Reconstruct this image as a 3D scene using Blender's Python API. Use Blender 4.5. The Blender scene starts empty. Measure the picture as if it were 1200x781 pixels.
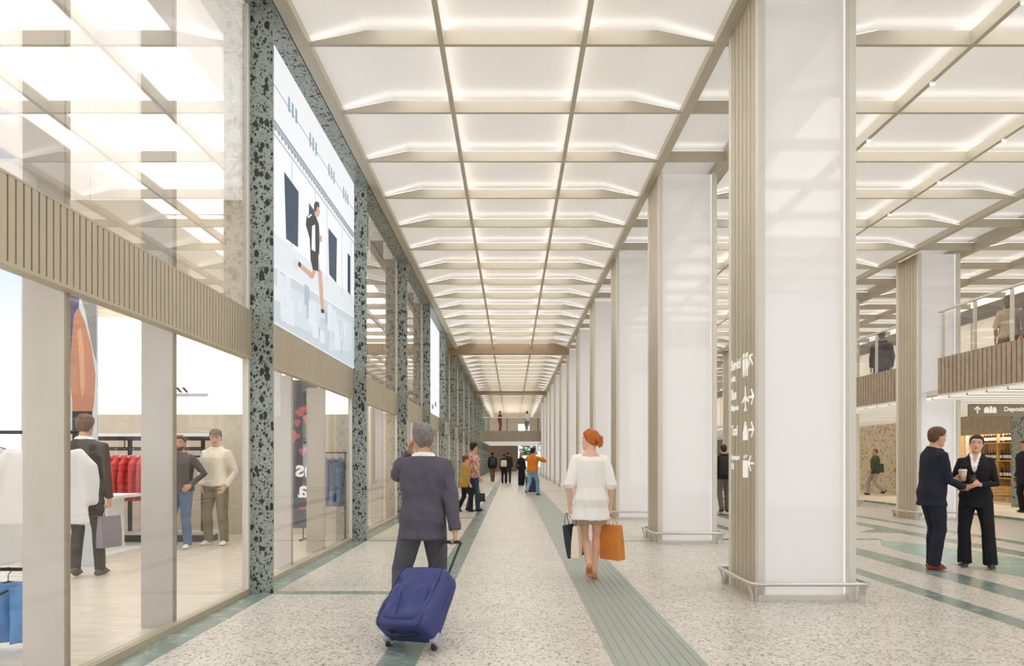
import bpy, bmesh, math, random
from mathutils import Vector, Matrix, noise
random.seed(7)
PI = math.pi
SC = bpy.context.scene
COL = SC.collection
R = math.radians
V = Vector

# ------------------------------------------------------------------ helpers
def tag(o, label=None, cat=None, group=None, kind=None):
    if label: o['label'] = label
    if cat: o['category'] = cat
    if group: o['group'] = group
    if kind: o['kind'] = kind
    return o

def empty(name, loc=(0, 0, 0), rz=0, label=None, cat=None, group=None, kind=None):
    o = bpy.data.objects.new(name, None)
    o.empty_display_size = .1
    COL.objects.link(o)
    o.location = loc
    o.rotation_euler = (0, 0, rz)
    return tag(o, label, cat, group, kind)

def copy_tree(o, parent=None):
    c = o.copy()
    COL.objects.link(c)
    if parent is not None:
        c.parent = parent
    for ch in list(o.children):
        copy_tree(ch, c)
    return c

class MB:
    """collects shapes; build() links them as one mesh object"""
    def __init__(s):
        s.v = []; s.f = []; s.m = []
    def add(s, vs, fs, m=0):
        o = len(s.v)
        s.v += [tuple(p) for p in vs]
        for f in fs:
            s.f.append(tuple(i + o for i in f)); s.m.append(m)
        return s
    def box(s, x0, x1, y0, y1, z0, z1, m=0):
        vs = [(x0,y0,z0),(x1,y0,z0),(x1,y1,z0),(x0,y1,z0),(x0,y0,z1),(x1,y0,z1),(x1,y1,z1),(x0,y1,z1)]
        return s.add(vs, [(0,3,2,1),(4,5,6,7),(0,1,5,4),(1,2,6,5),(2,3,7,6),(3,0,4,7)], m)
    def prism(s, poly, ax, a0, a1, m=0):
        """poly: 2D points in the plane perpendicular to ax ('x': (y,z), 'y': (x,z), 'z': (x,y))"""
        n = len(poly)
        def P(p, a):
            return {'x': (a, p[0], p[1]), 'y': (p[0], a, p[1]), 'z': (p[0], p[1], a)}[ax]
        vs = [P(p, a0) for p in poly] + [P(p, a1) for p in poly]
        fs = [tuple(range(n))[::-1], tuple(range(n, 2*n))]
        for i in range(n):
            j = (i + 1) % n
            fs.append((i, j, n + j, n + i))
        return s.add(vs, fs, m)
    def quad(s, a, b, c, d, m=0):
        return s.add([a, b, c, d], [(0, 1, 2, 3)], m)
    def rings(s, rs, m=0, cap=True, closed=False):
        n = len(rs[0]); vs = [p for r in rs for p in r]; fs = []
        k = len(rs)
        for i in range(k if closed else k - 1):
            a = i * n; b = ((i + 1) % k) * n
            for j in range(n):
                jj = (j + 1) % n
                fs.append((a + j, a + jj, b + jj, b + j))
        if cap and not closed:
            fs.append(tuple(range(n))[::-1]); fs.append(tuple(range((k-1)*n, k*n)))
        return s.add(vs, fs, m)
    def tube(s, pts, rad, side=None, n=10, m=0, round_cap=True, closed=False):
        """swept tube; rad: scalar, or per point a scalar or (side radius, other radius)"""
        pts = [V(p) for p in pts]; k = len(pts)
        if not isinstance(rad, (list,)): rad = [rad] * k
        rad = [r if isinstance(r, tuple) else (r, r) for r in rad]
        rs = []
        prev = V(side) if side is not None else None
        def frame(t, pv):
            if pv is None or pv.cross(t).length < 1e-4:
                pv = V((1, 0, 0)) if abs(t.x) < .8 else V((0, 1, 0))
            sd = (pv - t * pv.dot(t)).normalized()
            return sd, t.cross(sd).normalized()
        for i in range(k):
            if closed:
                t = (pts[(i+1) % k] - pts[i-1])
            elif i == 0: t = pts[1] - pts[0]
            elif i == k - 1: t = pts[-1] - pts[-2]
            else: t = (pts[i+1] - pts[i]).normalized() + (pts[i] - pts[i-1]).normalized()
            if t.length < 1e-9: t = V((0, 0, 1))
            t.normalize()
            sd, ot = frame(t, V(side) if side is not None else prev)
            prev = sd
            def ring(c, f):
                return [c + sd * (math.cos(2*PI*j/n) * rad[i][0] * f) + ot * (math.sin(2*PI*j/n) * rad[i][1] * f) for j in range(n)]
            rr = min(rad[i])
            if i == 0 and round_cap and not closed:
                for a in (75, 45, 20):
                    rs.append(ring(pts[0] - t * rr * math.sin(R(a)), math.cos(R(a))))
            rs.append(ring(pts[i], 1))
            if i == k - 1 and round_cap and not closed:
                for a in (20, 45, 75):
                    rs.append(ring(pts[-1] + t * rr * math.sin(R(a)), math.cos(R(a))))
        return s.rings(rs, m, True, closed)
    def ball(s, c, r, m=0, n=12, k=8):
        r = r if isinstance(r, tuple) else (r, r, r)
        rs = []
        for i in range(1, k):
            a = PI * i / k - PI/2
            rs.append([(c[0] + r[0]*math.cos(a)*math.cos(2*PI*j/n), c[1] + r[1]*math.cos(a)*math.sin(2*PI*j/n), c[2] + r[2]*math.sin(a)) for j in range(n)])
        return s.rings(rs, m)
    def lathe(s, prof, c=(0, 0, 0), n=16, m=0):
        rs = [[(c[0] + r*math.cos(2*PI*j/n), c[1] + r*math.sin(2*PI*j/n), c[2] + z) for j in range(n)] for r, z in prof]
        return s.rings(rs, m)
    def xf(s, M, start=0):
        s.v = s.v[:start] + [tuple(M @ V(p)) for p in s.v[start:]]
        return s
    def mesh(s, name, mats):
        me = bpy.data.meshes.new(name)
        me.from_pydata(s.v, [], s.f)
        for mt in (mats if isinstance(mats, (list, tuple)) else [mats]): me.materials.append(mt)
        if any(s.m):
            me.polygons.foreach_set('material_index', s.m)
        me.update()
        return me
    def build(s, name, mats, parent=None, smooth=False, bevel=0, fixn=True, loc=None, label=None):
        me = s.mesh(name, mats)
        if fixn:
            bm = bmesh.new(); bm.from_mesh(me)
            bmesh.ops.recalc_face_normals(bm, faces=bm.faces)
            bm.to_mesh(me); bm.free()
        if smooth:
            me.polygons.foreach_set('use_smooth', [True] * len(me.polygons))
        o = bpy.data.objects.new(name, me)
        COL.objects.link(o)
        if parent is not None: o.parent = parent
        if loc is not None: o.location = loc
        if bevel:
            b = o.modifiers.new('bevel', 'BEVEL'); b.width = bevel; b.segments = 2; b.limit_method = 'ANGLE'
            b.angle_limit = R(40)
        if label: o['label'] = label
        return o

def text_mesh(txt, size, mat, name='lettering', parent=None, M=None, depth=.002, align='LEFT', spacing=1.0, label=None):
    cu = bpy.data.curves.new('lettering', 'FONT')
    cu.body = txt; cu.size = size; cu.extrude = depth; cu.align_x = align; cu.space_character = spacing
    cu.offset = size * .022
    t = bpy.data.objects.new('lettering', cu)
    COL.objects.link(t)
    dg = bpy.context.evaluated_depsgraph_get(); dg.update()
    me = bpy.data.meshes.new_from_object(t.evaluated_get(dg))
    bpy.data.objects.remove(t)
    if M is not None: me.transform(M)
    me.materials.clear(); me.materials.append(mat)
    o = bpy.data.objects.new(name, me)
    COL.objects.link(o)
    if parent is not None: o.parent = parent
    if label: o['label'] = label
    return o

# ------------------------------------------------------------------ materials
def lin(c):
    def f(x):
        x /= 255.0
        return x / 12.92 if x <= .04045 else ((x + .055) / 1.055) ** 2.4
    return (f(c[0]), f(c[1]), f(c[2]), 1)

MATS = {}
def mat(name, rgb, rough=.5, metal=0, emit=0, spec=.5, bump=0, bscale=60, var=0, vscale=6, coat=0, sheen=0):
    if name in MATS: return MATS[name]
    m = bpy.data.materials.new(name); m.use_nodes = True
    nt = m.node_tree; b = nt.nodes['Principled BSDF']
    c = lin(rgb)
    b.inputs['Base Color'].default_value = c
    b.inputs['Roughness'].default_value = rough
    b.inputs['Metallic'].default_value = metal
    b.inputs['Specular IOR Level'].default_value = spec
    b.inputs['Coat Weight'].default_value = coat
    b.inputs['Sheen Weight'].default_value = sheen
    if emit:
        b.inputs['Emission Color'].default_value = c
        b.inputs['Emission Strength'].default_value = emit
    if var or bump:
        tc = nt.nodes.new('ShaderNodeTexCoord')
    if var:
        nz = nt.nodes.new('ShaderNodeTexNoise'); nz.inputs['Scale'].default_value = vscale; nz.inputs['Detail'].default_value = 5
        nt.links.new(tc.outputs['Object'], nz.inputs['Vector'])
        rp = nt.nodes.new('ShaderNodeValToRGB')
        rp.color_ramp.elements[0].position = .3; rp.color_ramp.elements[1].position = .7
        rp.color_ramp.elements[0].color = tuple(x * (1 - var) for x in c[:3]) + (1,)
        rp.color_ramp.elements[1].color = tuple(min(1, x * (1 + var)) for x in c[:3]) + (1,)
        nt.links.new(nz.outputs['Fac'], rp.inputs['Fac'])
        nt.links.new(rp.outputs['Color'], b.inputs['Base Color'])
    if bump:
        n2 = nt.nodes.new('ShaderNodeTexNoise'); n2.inputs['Scale'].default_value = bscale; n2.inputs['Detail'].default_value = 4
        nt.links.new(tc.outputs['Object'], n2.inputs['Vector'])
        bp = nt.nodes.new('ShaderNodeBump'); bp.inputs['Strength'].default_value = bump; bp.inputs['Distance'].default_value = .01
        nt.links.new(n2.outputs['Fac'], bp.inputs['Height'])
        nt.links.new(bp.outputs['Normal'], b.inputs['Normal'])
    MATS[name] = m
    return m

def terrazzo(name, base, chips, rough=.3, spec=.5, coord='Object'):
    """chips: list of (voronoi scale, threshold of chip radius, density 0..1, colour, stretch)"""
    m = bpy.data.materials.new(name); m.use_nodes = True
    nt = m.node_tree; N = nt.nodes; L = nt.links
    b = N['Principled BSDF']; b.inputs['Roughness'].default_value = rough; b.inputs['Specular IOR Level'].default_value = spec
    tc = N.new('ShaderNodeTexCoord')
    nz = N.new('ShaderNodeTexNoise'); nz.inputs['Scale'].default_value = 3.0; nz.inputs['Detail'].default_value = 6
    L.new(tc.outputs[coord], nz.inputs['Vector'])
    rp = N.new('ShaderNodeValToRGB')
    c = lin(base)
    rp.color_ramp.elements[0].position = .3; rp.color_ramp.elements[1].position = .7
    rp.color_ramp.elements[0].color = tuple(x * .92 for x in c[:3]) + (1,)
    rp.color_ramp.elements[1].color = tuple(x * 1.06 for x in c[:3]) + (1,)
    L.new(nz.outputs['Fac'], rp.inputs['Fac'])
    out = rp.outputs['Color']
    for i, (sc, thr, dens, colr, st) in enumerate(chips):
        mp = N.new('ShaderNodeMapping'); mp.inputs['Scale'].default_value = st
        mp.inputs['Location'].default_value = (i * 3.17, i * 1.3, i * 2.1)
        # a little wobble makes the chips angular and uneven
        wz = N.new('ShaderNodeTexNoise'); wz.inputs['Scale'].default_value = sc * 1.3; wz.inputs['Detail'].default_value = 1
        L.new(tc.outputs[coord], wz.inputs['Vector'])
        wm = N.new('ShaderNodeVectorMath'); wm.operation = 'MULTIPLY_ADD'
        wm.inputs[1].default_value = (.35/sc,)*3; 
        L.new(wz.outputs['Color'], wm.inputs[0]); L.new(tc.outputs[coord], wm.inputs[2])
        L.new(wm.outputs['Vector'], mp.inputs['Vector'])
        vo = N.new('ShaderNodeTexVoronoi'); vo.inputs['Scale'].default_value = sc; vo.distance = 'MANHATTAN' if i % 2 else 'EUCLIDEAN'
        L.new(mp.outputs['Vector'], vo.inputs['Vector'])
        sp = N.new('ShaderNodeSeparateColor'); L.new(vo.outputs['Color'], sp.inputs['Color'])
        # chip radius = thr * random, chips only where the second random < dens
        mu = N.new('ShaderNodeMath'); mu.operation = 'MULTIPLY'; mu.inputs[1].default_value = thr
        L.new(sp.outputs['Red'], mu.inputs[0])
        lt = N.new('ShaderNodeMath'); lt.operation = 'LESS_THAN'
        L.new(vo.outputs['Distance'], lt.inputs[0]); L.new(mu.outputs[0], lt.inputs[1])
        ld = N.new('ShaderNodeMath'); ld.operation = 'LESS_THAN'; ld.inputs[1].default_value = dens
        L.new(sp.outputs['Green'], ld.inputs[0])
        an = N.new('ShaderNodeMath'); an.operation = 'MULTIPLY'
        L.new(lt.outputs[0], an.inputs[0]); L.new(ld.outputs[0], an.inputs[1])
        mx = N.new('ShaderNodeMix'); mx.data_type = 'RGBA'
        L.new(an.outputs[0], mx.inputs['Factor']); L.new(out, mx.inputs['A'])
        mx.inputs['B'].default_value = lin(colr)
        out = mx.outputs['Result']
    L.new(out, b.inputs['Base Color'])
    MATS[name] = m
    return m

def marble(name, base, vein, rough=.25, sx=(1, 1, 1), amt=.5):
    m = bpy.data.materials.new(name); m.use_nodes = True
    nt = m.node_tree; N = nt.nodes; L = nt.links
    b = N['Principled BSDF']; b.inputs['Roughness'].default_value = rough
    tc = N.new('ShaderNodeTexCoord'); mp = N.new('ShaderNodeMapping'); mp.inputs['Scale'].default_value = sx
    L.new(tc.outputs['Object'], mp.inputs['Vector'])
    nz = N.new('ShaderNodeTexNoise'); nz.inputs['Scale'].default_value = 4; nz.inputs['Detail'].default_value = 8; nz.inputs['Roughness'].default_value = .65
    nz.inputs['Distortion'].default_value = 1.5
    L.new(mp.outputs['Vector'], nz.inputs['Vector'])
    rp = N.new('ShaderNodeValToRGB'); c = lin(base); v = lin(vein)
    e = rp.color_ramp.elements
    e[0].position = .25; e[0].color = tuple(x * .75 for x in c[:3]) + (1,)
    e[1].position = .55; e[1].color = c
    e2 = e.new(.66); e2.color = tuple(c[i] * (1 - amt) + v[i] * amt for i in range(3)) + (1,)
    e3 = e.new(.75); e3.color = c
    L.new(nz.outputs['Fac'], rp.inputs['Fac']); L.new(rp.outputs['Color'], b.inputs['Base Color'])
    MATS[name] = m
    return m

def glass(name, refl, fres=True, tint=(255, 255, 255), rough=0.0):
    m = bpy.data.materials.new(name); m.use_nodes = True
    nt = m.node_tree; N = nt.nodes; L = nt.links
    N.remove(N['Principled BSDF'])
    tr = N.new('ShaderNodeBsdfTransparent'); tr.inputs['Color'].default_value = lin(tint)
    gl = N.new('ShaderNodeBsdfGlossy'); gl.inputs['Roughness'].default_value = rough
    mx = N.new('ShaderNodeMixShader')
    lw = N.new('ShaderNodeLayerWeight'); lw.inputs['Blend'].default_value = .5
    pw = N.new('ShaderNodeMath'); pw.operation = 'POWER'; pw.inputs[1].default_value = 5
    L.new(lw.outputs['Facing'], pw.inputs[0])
    ma = N.new('ShaderNodeMath'); ma.operation = 'MULTIPLY_ADD'; ma.use_clamp = True
    ma.inputs[1].default_value = .9 - refl; ma.inputs[2].default_value = refl
    L.new(pw.outputs[0], ma.inputs[0]); L.new(ma.outputs[0], mx.inputs['Fac'])
    L.new(tr.outputs[0], mx.inputs[1]); L.new(gl.outputs[0], mx.inputs[2])
    L.new(mx.outputs[0], N['Material Output'].inputs['Surface'])
    MATS[name] = m
    return m

def emitter(name, rgb, st):
    m = bpy.data.materials.new(name); m.use_nodes = True
    nt = m.node_tree; N = nt.nodes
    N.remove(N['Principled BSDF'])
    e = N.new('ShaderNodeEmission'); e.inputs['Color'].default_value = lin(rgb); e.inputs['Strength'].default_value = st
    nt.links.new(e.outputs[0], N['Material Output'].inputs['Surface'])
    MATS[name] = m
    return m
# ------------------------------------------------------------------ camera, world, view
EYE = 1.35
FPX = 840.0
cam_d = bpy.data.cameras.new('camera')
cam_d.sensor_width = 36; cam_d.sensor_fit = 'HORIZONTAL'
cam_d.lens = FPX / 1200 * 36
cam_d.shift_y = 148.0 / 1200
cam_d.clip_start = .05; cam_d.clip_end = 400
cam = bpy.data.objects.new('camera', cam_d); COL.objects.link(cam)
cam.location = (0, 0, EYE); cam.rotation_euler = (R(90), 0, 0)
SC.camera = cam
SC.view_settings.view_transform = 'Standard'
SC.view_settings.look = 'None'
SC.view_settings.gamma = 1
SC.view_settings.use_curve_mapping = False
SC.view_settings.exposure = 0.0

def at(px, py, Y):
    """point at depth Y seen at pixel (px, py) of the 1200 x 781 frame"""
    return V(((px - 600) / FPX * Y, Y, EYE + (538.5 - py) / FPX * Y))
def onfloor(px, py):
    Y = FPX * EYE / (py - 538.5)
    return V(((px - 600) / FPX * Y, Y, 0))

w = bpy.data.worlds.new('sky'); SC.world = w; w.use_nodes = True
nt = w.node_tree; N = nt.nodes; L = nt.links
bg = N['Background']
tc = N.new('ShaderNodeTexCoord')
mp = N.new('ShaderNodeMapping'); mp.inputs['Scale'].default_value = (1, 1, 2.2)
L.new(tc.outputs['Generated'], mp.inputs['Vector'])
nz = N.new('ShaderNodeTexNoise'); nz.inputs['Scale'].default_value = 2.6; nz.inputs['Detail'].default_value = 9; nz.inputs['Roughness'].default_value = .55
L.new(mp.outputs['Vector'], nz.inputs['Vector'])
rp = N.new('ShaderNodeValToRGB')
rp.color_ramp.elements[0].position = .42; rp.color_ramp.elements[0].color = lin((120, 178, 236))
rp.color_ramp.elements[1].position = .62; rp.color_ramp.elements[1].color = lin((250, 251, 255))
L.new(nz.outputs['Fac'], rp.inputs['Fac'])
sx = N.new('ShaderNodeSeparateXYZ'); L.new(tc.outputs['Generated'], sx.inputs[0])
mr = N.new('ShaderNodeMapRange'); mr.inputs['From Min'].default_value = .08; mr.inputs['From Max'].default_value = .42
L.new(sx.outputs['Z'], mr.inputs['Value'])
mx = N.new('ShaderNodeMix'); mx.data_type = 'RGBA'
mx.inputs['A'].default_value = lin((253, 252, 250))
L.new(mr.outputs[0], mx.inputs['Factor']); L.new(rp.outputs['Color'], mx.inputs['B'])
L.new(mx.outputs['Result'], bg.inputs['Color'])
bg.inputs['Strength'].default_value = 1.25

# ------------------------------------------------------------------ materials of the building
bronze = mat('champagne bronze', (190, 178, 155), .42, .15, var=.05, vscale=2)
bronze_d = mat('dark bronze groove', (92, 82, 66), .7)
beam_m = mat('beige ceiling beam', (196, 186, 168), .5)
cream = mat('cream metal', (222, 218, 207), .4)
panel_ceiling = mat('luminous white ceiling panel', (240, 236, 232), .9)
_b = panel_ceiling.node_tree.nodes['Principled BSDF']
_b.inputs['Base Color'].default_value = lin((238, 234, 230))
_b.inputs['Emission Color'].default_value = lin((255, 252, 249)); _b.inputs['Emission Strength'].default_value = .24
led = emitter('warm white LED', (255, 252, 249), 3.0)
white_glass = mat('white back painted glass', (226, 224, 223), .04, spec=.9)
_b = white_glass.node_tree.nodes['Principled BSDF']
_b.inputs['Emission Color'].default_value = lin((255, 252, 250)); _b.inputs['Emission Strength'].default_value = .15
steel = mat('brushed stainless steel', (205, 203, 198), .28, .85)
floor_m = terrazzo('cream terrazzo floor', (210, 204, 193), [
    (38, .62, .75, (178, 169, 152), (1, 1, 1)), (31, .52, .6, (152, 141, 122), (1, 1.5, 1)), (46, .58, .42, (122, 110, 92), (1, 1, 1)),
    (42, .6, .4, (238, 234, 225), (1, 1, 1))], .32, .35)
stone = terrazzo('green grey stone with black pebbles', (156, 164, 157), [
    (42, .6, .6, (120, 131, 124), (1, 1, 1)), (50, .55, .4, (186, 194, 186), (1, 1, 1)), (19, .60, .55, (44, 48, 47), (1, 1, .66)),
    (28, .66, .62, (48, 53, 51), (1, 1, .7)), (33, .5, .4, (160, 152, 138), (1, 1, 1)), (34, .66, .5, (54, 60, 57), (1, 1, .9))], .35, .4)
terr_wall = terrazzo('beige pebble wall', (224, 208, 180), [
    (14, .6, .6, (170, 150, 120), (1, 1, 1)), (20, .55, .5, (228, 216, 194), (1, 1, 1)), (11, .5, .3, (138, 118, 92), (1, 1, 1))], .6)
green_m = marble('grey green marble', (128, 146, 136), (196, 206, 198), .25, (1, 1, 1), .5)
pale_green = marble('pale green marble', (148, 178, 164), (205, 220, 210), .25, (.5, 3, 1), .6)
tactile_m = mat('grey green tactile paving', (158, 164, 154), .5, var=.05, vscale=3)
fin_m = mat('pale grey fin', (205, 200, 193), .6, var=.03, vscale=4)
fin_d = mat('taupe fin edge', (160, 148, 130), .6)
taupe = mat('taupe fin face', (176, 163, 146), .6, var=.06, vscale=5)
white_paint = mat('white paint', (240, 238, 233), .6)
cream_wall = mat('cream wall', (231, 220, 202), .7)
beige_wall = mat('beige plaster wall', (214, 200, 178), .8, var=.06, vscale=3)
store_floor = marble('beige travertine floor', (226, 213, 192), (240, 230, 212), .3, (.6, 2.2, 1), .6)
store_ceiling = mat('glowing white store ceiling', (243, 238, 232), .9, emit=.85)  # glow added to the ceiling in place of shop lights
clear_glass = glass('clear shop glass', 0.02)
upper_glass = glass('reflective upper glazing', .36)
rail_glass = glass('balustrade glass', .04)
dark_metal = mat('black metal', (38, 37, 36), .45, .3)
brown_wall = mat('brown grey wall', (134, 117, 104), .7, var=.12, vscale=.5)
wood_band = mat('taupe timber slats', (172, 162, 148), .55, var=.1, vscale=8)
wood_brown = mat('brown timber slats', (172, 153, 132), .6, var=.12, vscale=10)

Y0, Y1 = -7.0, 80.0
ZB = 5.90

# ------------------------------------------------------------------ floor
fl = MB().box(-3.2, 16, Y0, 90, -.1, 0).build('floor', floor_m); tag(fl, kind='structure')
sf = MB().box(-13, -2.66, Y0, 82, -.1, .006).build('floor', store_floor); tag(sf, kind='structure')
def strip(name, x0, x1, y0, y1, m=None):
    return MB().box(x0, x1, y0, y1, -.01, .002).build(name, m or green_m, fl)
strip('marble_strip', -2.66, -2.405, Y0, 79)
strip('marble_strip', -.885, -.63, Y0, 79)
for k in range(-1, 12):
    y = 7.17 + 4.62 * k
    strip('marble_strip', -2.405, -.885, y, y + .15)
    strip('marble_strip', 1.29, 2.35, y, y + .07) if k % 2 else None
strip('marble_strip', 4.06, 4.28, Y0, 79)
strip('marble_strip', 4.87, 5.26, Y0, 79)
strip('marble_strip', 7.08, 7.44, Y0, 79)
strip('marble_strip', 8.05, 8.3, Y0, 79)
strip('marble_strip', 3.3, 6.2, 11.95, 12.2)
strip('marble_strip', 3.3, 6.2, 17.2, 17.4)
MB().prism([(6.13, 11.95), (5.78, 11.2), (5.66, 10.3), (5.66, 9.2), (5.85, 8.1), (6.2, 7.0), (6.5, 7.4), (6.85, 8.4), (6.95, 9.4), (6.85, 10.4), (6.55, 11.3)], 'z', -.01, .0025).build('marble_inlay', pale_green, fl)
MB().prism([(6.41, 13.26), (7.3, 13.0), (7.33, 14.2)], 'z', -.01, .0025).build('marble_inlay', green_m, fl)
tm = MB().box(.665, 1.285, Y0, 79, -.01, .002)
for i in range(9):
    x = .70 + i * .0665
    tm.box(x, x + .044, Y0, 79, .002, .006)
tm.build('tactile_strip', tactile_m, fl)
# low stone platform along the shops on the right
pl = MB(); pl.box(11.25, 14.0, 13, 79, 0, .05).box(11.15, 11.25, 13, 79, 0, .048, 1)
tag(pl.build('floor', [cream_wall, green_m]), kind='structure')

# ------------------------------------------------------------------ luminous ceilings
KB = list(range(-9, 47))
def beam_y(k): return 7.855 + 1.54 * k
def ceiling_zone(x0, x1, tl, tr, strips, rails):
    root = empty('ceiling', kind='structure')
    T = .65
    # luminous panel: flat in the middle, sloping down to the edge rails
    up = []
    up += [(x0, 5.97), (x0 + T, 6.16)] if tl else [(x0, 6.16)]
    up += [(x1 - T, 6.16), (x1, 5.97)] if tr else [(x1, 6.16)]
    poly = up + [(p[0], p[1] + .05) for p in up[::-1]]
    MB().prism(poly, 'y', Y0, Y1).build('luminous_panel', panel_ceiling, root)
    poly = [(x0, ZB), (x1, ZB)]
    poly += [(x1, ZB + .02), (x1 - T, ZB + .155)] if tr else [(x1, ZB + .155)]
    poly += [(x0 + T, ZB + .155), (x0, ZB + .02)] if tl else [(x0, ZB + .155)]
    b = MB().prism(poly, 'y', 0, .05).build('beam', beam_m, root)
    a = x0 + (T if tl else .03); c = x1 - (T if tr else .03)
    lm = MB().box(a, c, .012, .038, ZB + .155, ZB + .162)
    if tl: lm.prism([(x0 + .06, ZB + .034), (a, ZB + .156), (a, ZB + .163), (x0 + .06, ZB + .041)], 'y', .012, .038)
    if tr: lm.prism([(c, ZB + .156), (x1 - .06, ZB + .034), (x1 - .06, ZB + .041), (c, ZB + .163)], 'y', .012, .038)
    lo = lm.build('led_strip', led, b)
    b.location.y = beam_y(KB[0])
    for k in KB[1:]:
        c2 = b.copy(); COL.objects.link(c2); c2.location.y = beam_y(k)
        d = lo.copy(); COL.objects.link(d); d.parent = c2
    for x in strips:
        s = MB().box(x - .03, x + .03, Y0, Y1, ZB - .004, ZB + .15).build('ceiling_strip', beam_m, root)
        MB().box(x - .012, x + .012, Y0, Y1, ZB + .15, ZB + .157).build('led_strip', led, s)
    for (a, c) in rails:
        r = MB().box(a, c, Y0, Y1, ZB - .02, ZB + .09)
        r.box(a + .03, c - .03, Y0, Y1, ZB + .09, ZB + .25)
        r.build('edge_rail', beam_m, root)
    return root
main_c = ceiling_zone(-2.25, 2.25, 1, 1, [-.771, .785], [(-2.36, -2.22), (2.22, 2.345)])
ceiling_zone(2.345, 3.265, 0, 0, [], [])
hall_c = ceiling_zone(3.36, 8.80, 1, 1, [5.06, 6.98], [(3.265, 3.39), (8.74, 8.87)])
ceiling_zone(8.87, 10.05, 0, 0, [], [])
ceiling_zone(10.1, 13.9, 1, 0, [11.9], [(10.02, 10.15)])
for y in (29.4, 48.0):
    MB().box(-2.64, 2.345, y, y + .35, ZB - .23, ZB + .2).build('portal_beam', mat('brown portal beam', (158, 135, 108), .5), main_c)
tag(MB().box(-2.8, 16.2, Y0, 82, 6.3, 6.5).build('ceiling', white_paint), kind='structure')

# small spotlights set in the strips of the right-hand hall
spot_lamp_positions = []
def spotlight_head(x, y, label):
    t = empty('ceiling_spotlight', (x, y, ZB - .004), label=label, cat='spotlight', group='small spotlights in the ceiling strips')
    MB().lathe([(.012, 0), (.032, -.004), (.034, -.022), (.03, -.03)], n=12).build('housing', white_paint, t, smooth=True)
    MB().lathe([(.001, -.029), (.027, -.031), (.026, -.033), (.001, -.033)], n=12).build('lens', emitter('spotlight lens', (255, 250, 240), 6) if 'spotlight lens' not in MATS else MATS['spotlight lens'], t)
    spot_lamp_positions.append((x, y))
for x in (5.06, 6.98):
    for k in range(-1, 6):
        spotlight_head(x, beam_y(k) + .77, 'tiny white spotlight under the ceiling strip of the right-hand hall')

# ------------------------------------------------------------------ left side: stone pillars, soffit, shop fronts
PY = [7.2 + 4.62 * k for k in range(-1, 16)]
XG = -2.64
so = MB().box(XG - .02, -2.385, Y0, Y1, ZB, ZB + .12).build('trim_1', stone); tag(so, kind='structure')
names = ['nearest', 'second', 'third', 'fourth', 'fifth', 'sixth', 'seventh', 'eighth', 'ninth', 'tenth', 'eleventh', 'twelfth', 'thirteenth', 'fourteenth', 'fifteenth', 'sixteenth']
proto = MB().prism([(XG - .01, 0), (-2.40, 0), (-2.40, .025), (XG - .01, .5)], 'z', 0, ZB).build('stone_pillar', stone)
for i, y in enumerate(PY[1:]):
    p = proto if i == 0 else proto.copy()
    if i: COL.objects.link(p)
    p.location = (0, y, 0)
    lab = ['dark green pebbled stone pillar between the clothes shop and the big running screen',
           'dark green pebbled stone pillar at the far edge of the big running screen'][i] if i < 2 else names[i] + ' dark green pebbled stone pillar from the camera along the shop fronts'
    tag(p, lab, 'pillar', 'stone pillars along the left shop fronts')

def slats(mb, x, y0, y1, z0, z1, pitch, out, m0=0, m1=1):
    """vertical slats on a backing, facing +x (out>0) or -x"""
    d = .028 * (1 if out > 0 else -1)
    mb.box(min(x, x - d), max(x, x - d), y0, y1, z0, z1, m1)
    n = max(1, int(round((y1 - y0) / pitch)))
    p = (y1 - y0) / n
    for i in range(n):
        a = y0 + i * p
        mb.box(min(x, x + d), max(x, x + d), a, a + p * .78, z0, z1, m0)
    return mb

ZL0, ZL1 = 2.375, 2.825
def shopfront(idx, y0, y1, screen=False, detail=True):
    root = empty('window_%d' % idx, (0, 0, 0), kind='structure')
    if not detail:
        p = .12
    # slatted band
    b = MB(); slats(b, XG, y0, y1, ZL0, ZL1, .062 if detail else .12, 1)
    b.box(XG - .06, XG + .03, y0, y1, ZL0 - .02, ZL0, 0); b.box(XG - .06, XG + .03, y0, y1, ZL1, ZL1 + .015, 0)
    b.build('slatted_band', [bronze, bronze_d], root)
    # sill and frames
    MB().box(XG - .08, XG + .012, y0, y1, 0, .055).build('sill', bronze, root)
    f = MB()
    for a in (y0, y1 - .05):
        f.box(XG - .05, XG + .01, a, a + .05, .05, ZL0); 
        if not screen: f.box(XG - .05, XG + .01, a, a + .05, ZL1, ZB)
    f.build('frame', cream, root)
    MB().box(XG - .02, XG - .008, y0 + .05, y1 - .05, .055, ZL0 - .01).build('pane', clear_glass, root)
    if not screen:
        MB().box(XG - .02, XG - .008, y0 + .05, y1 - .05, ZL1 + .01, ZB - .01).build('upper_pane', upper_glass, root)
    for j in (1, 2):
        y = y0 + (y1 - y0) * j / 3 if idx > 1 else (4.32, 5.70)[j - 1]
        m = [taupe, fin_d] if screen and j == 2 else [fin_m, fin_d]
        MB().box(-2.95, -2.70, y - .0, y + .035, 0.006, ZL0 if screen else ZB, 0).box(-2.70, -2.685, y, y + .04, 0.006, ZL0 if screen else ZB, 1).build('mullion_fin', m, root)
    return root
for i, y in enumerate(PY[:-1]):
    shopfront(i + 1, y + .02, y + 4.62, screen=(i in (1, 4)), detail=i < 4)

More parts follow.
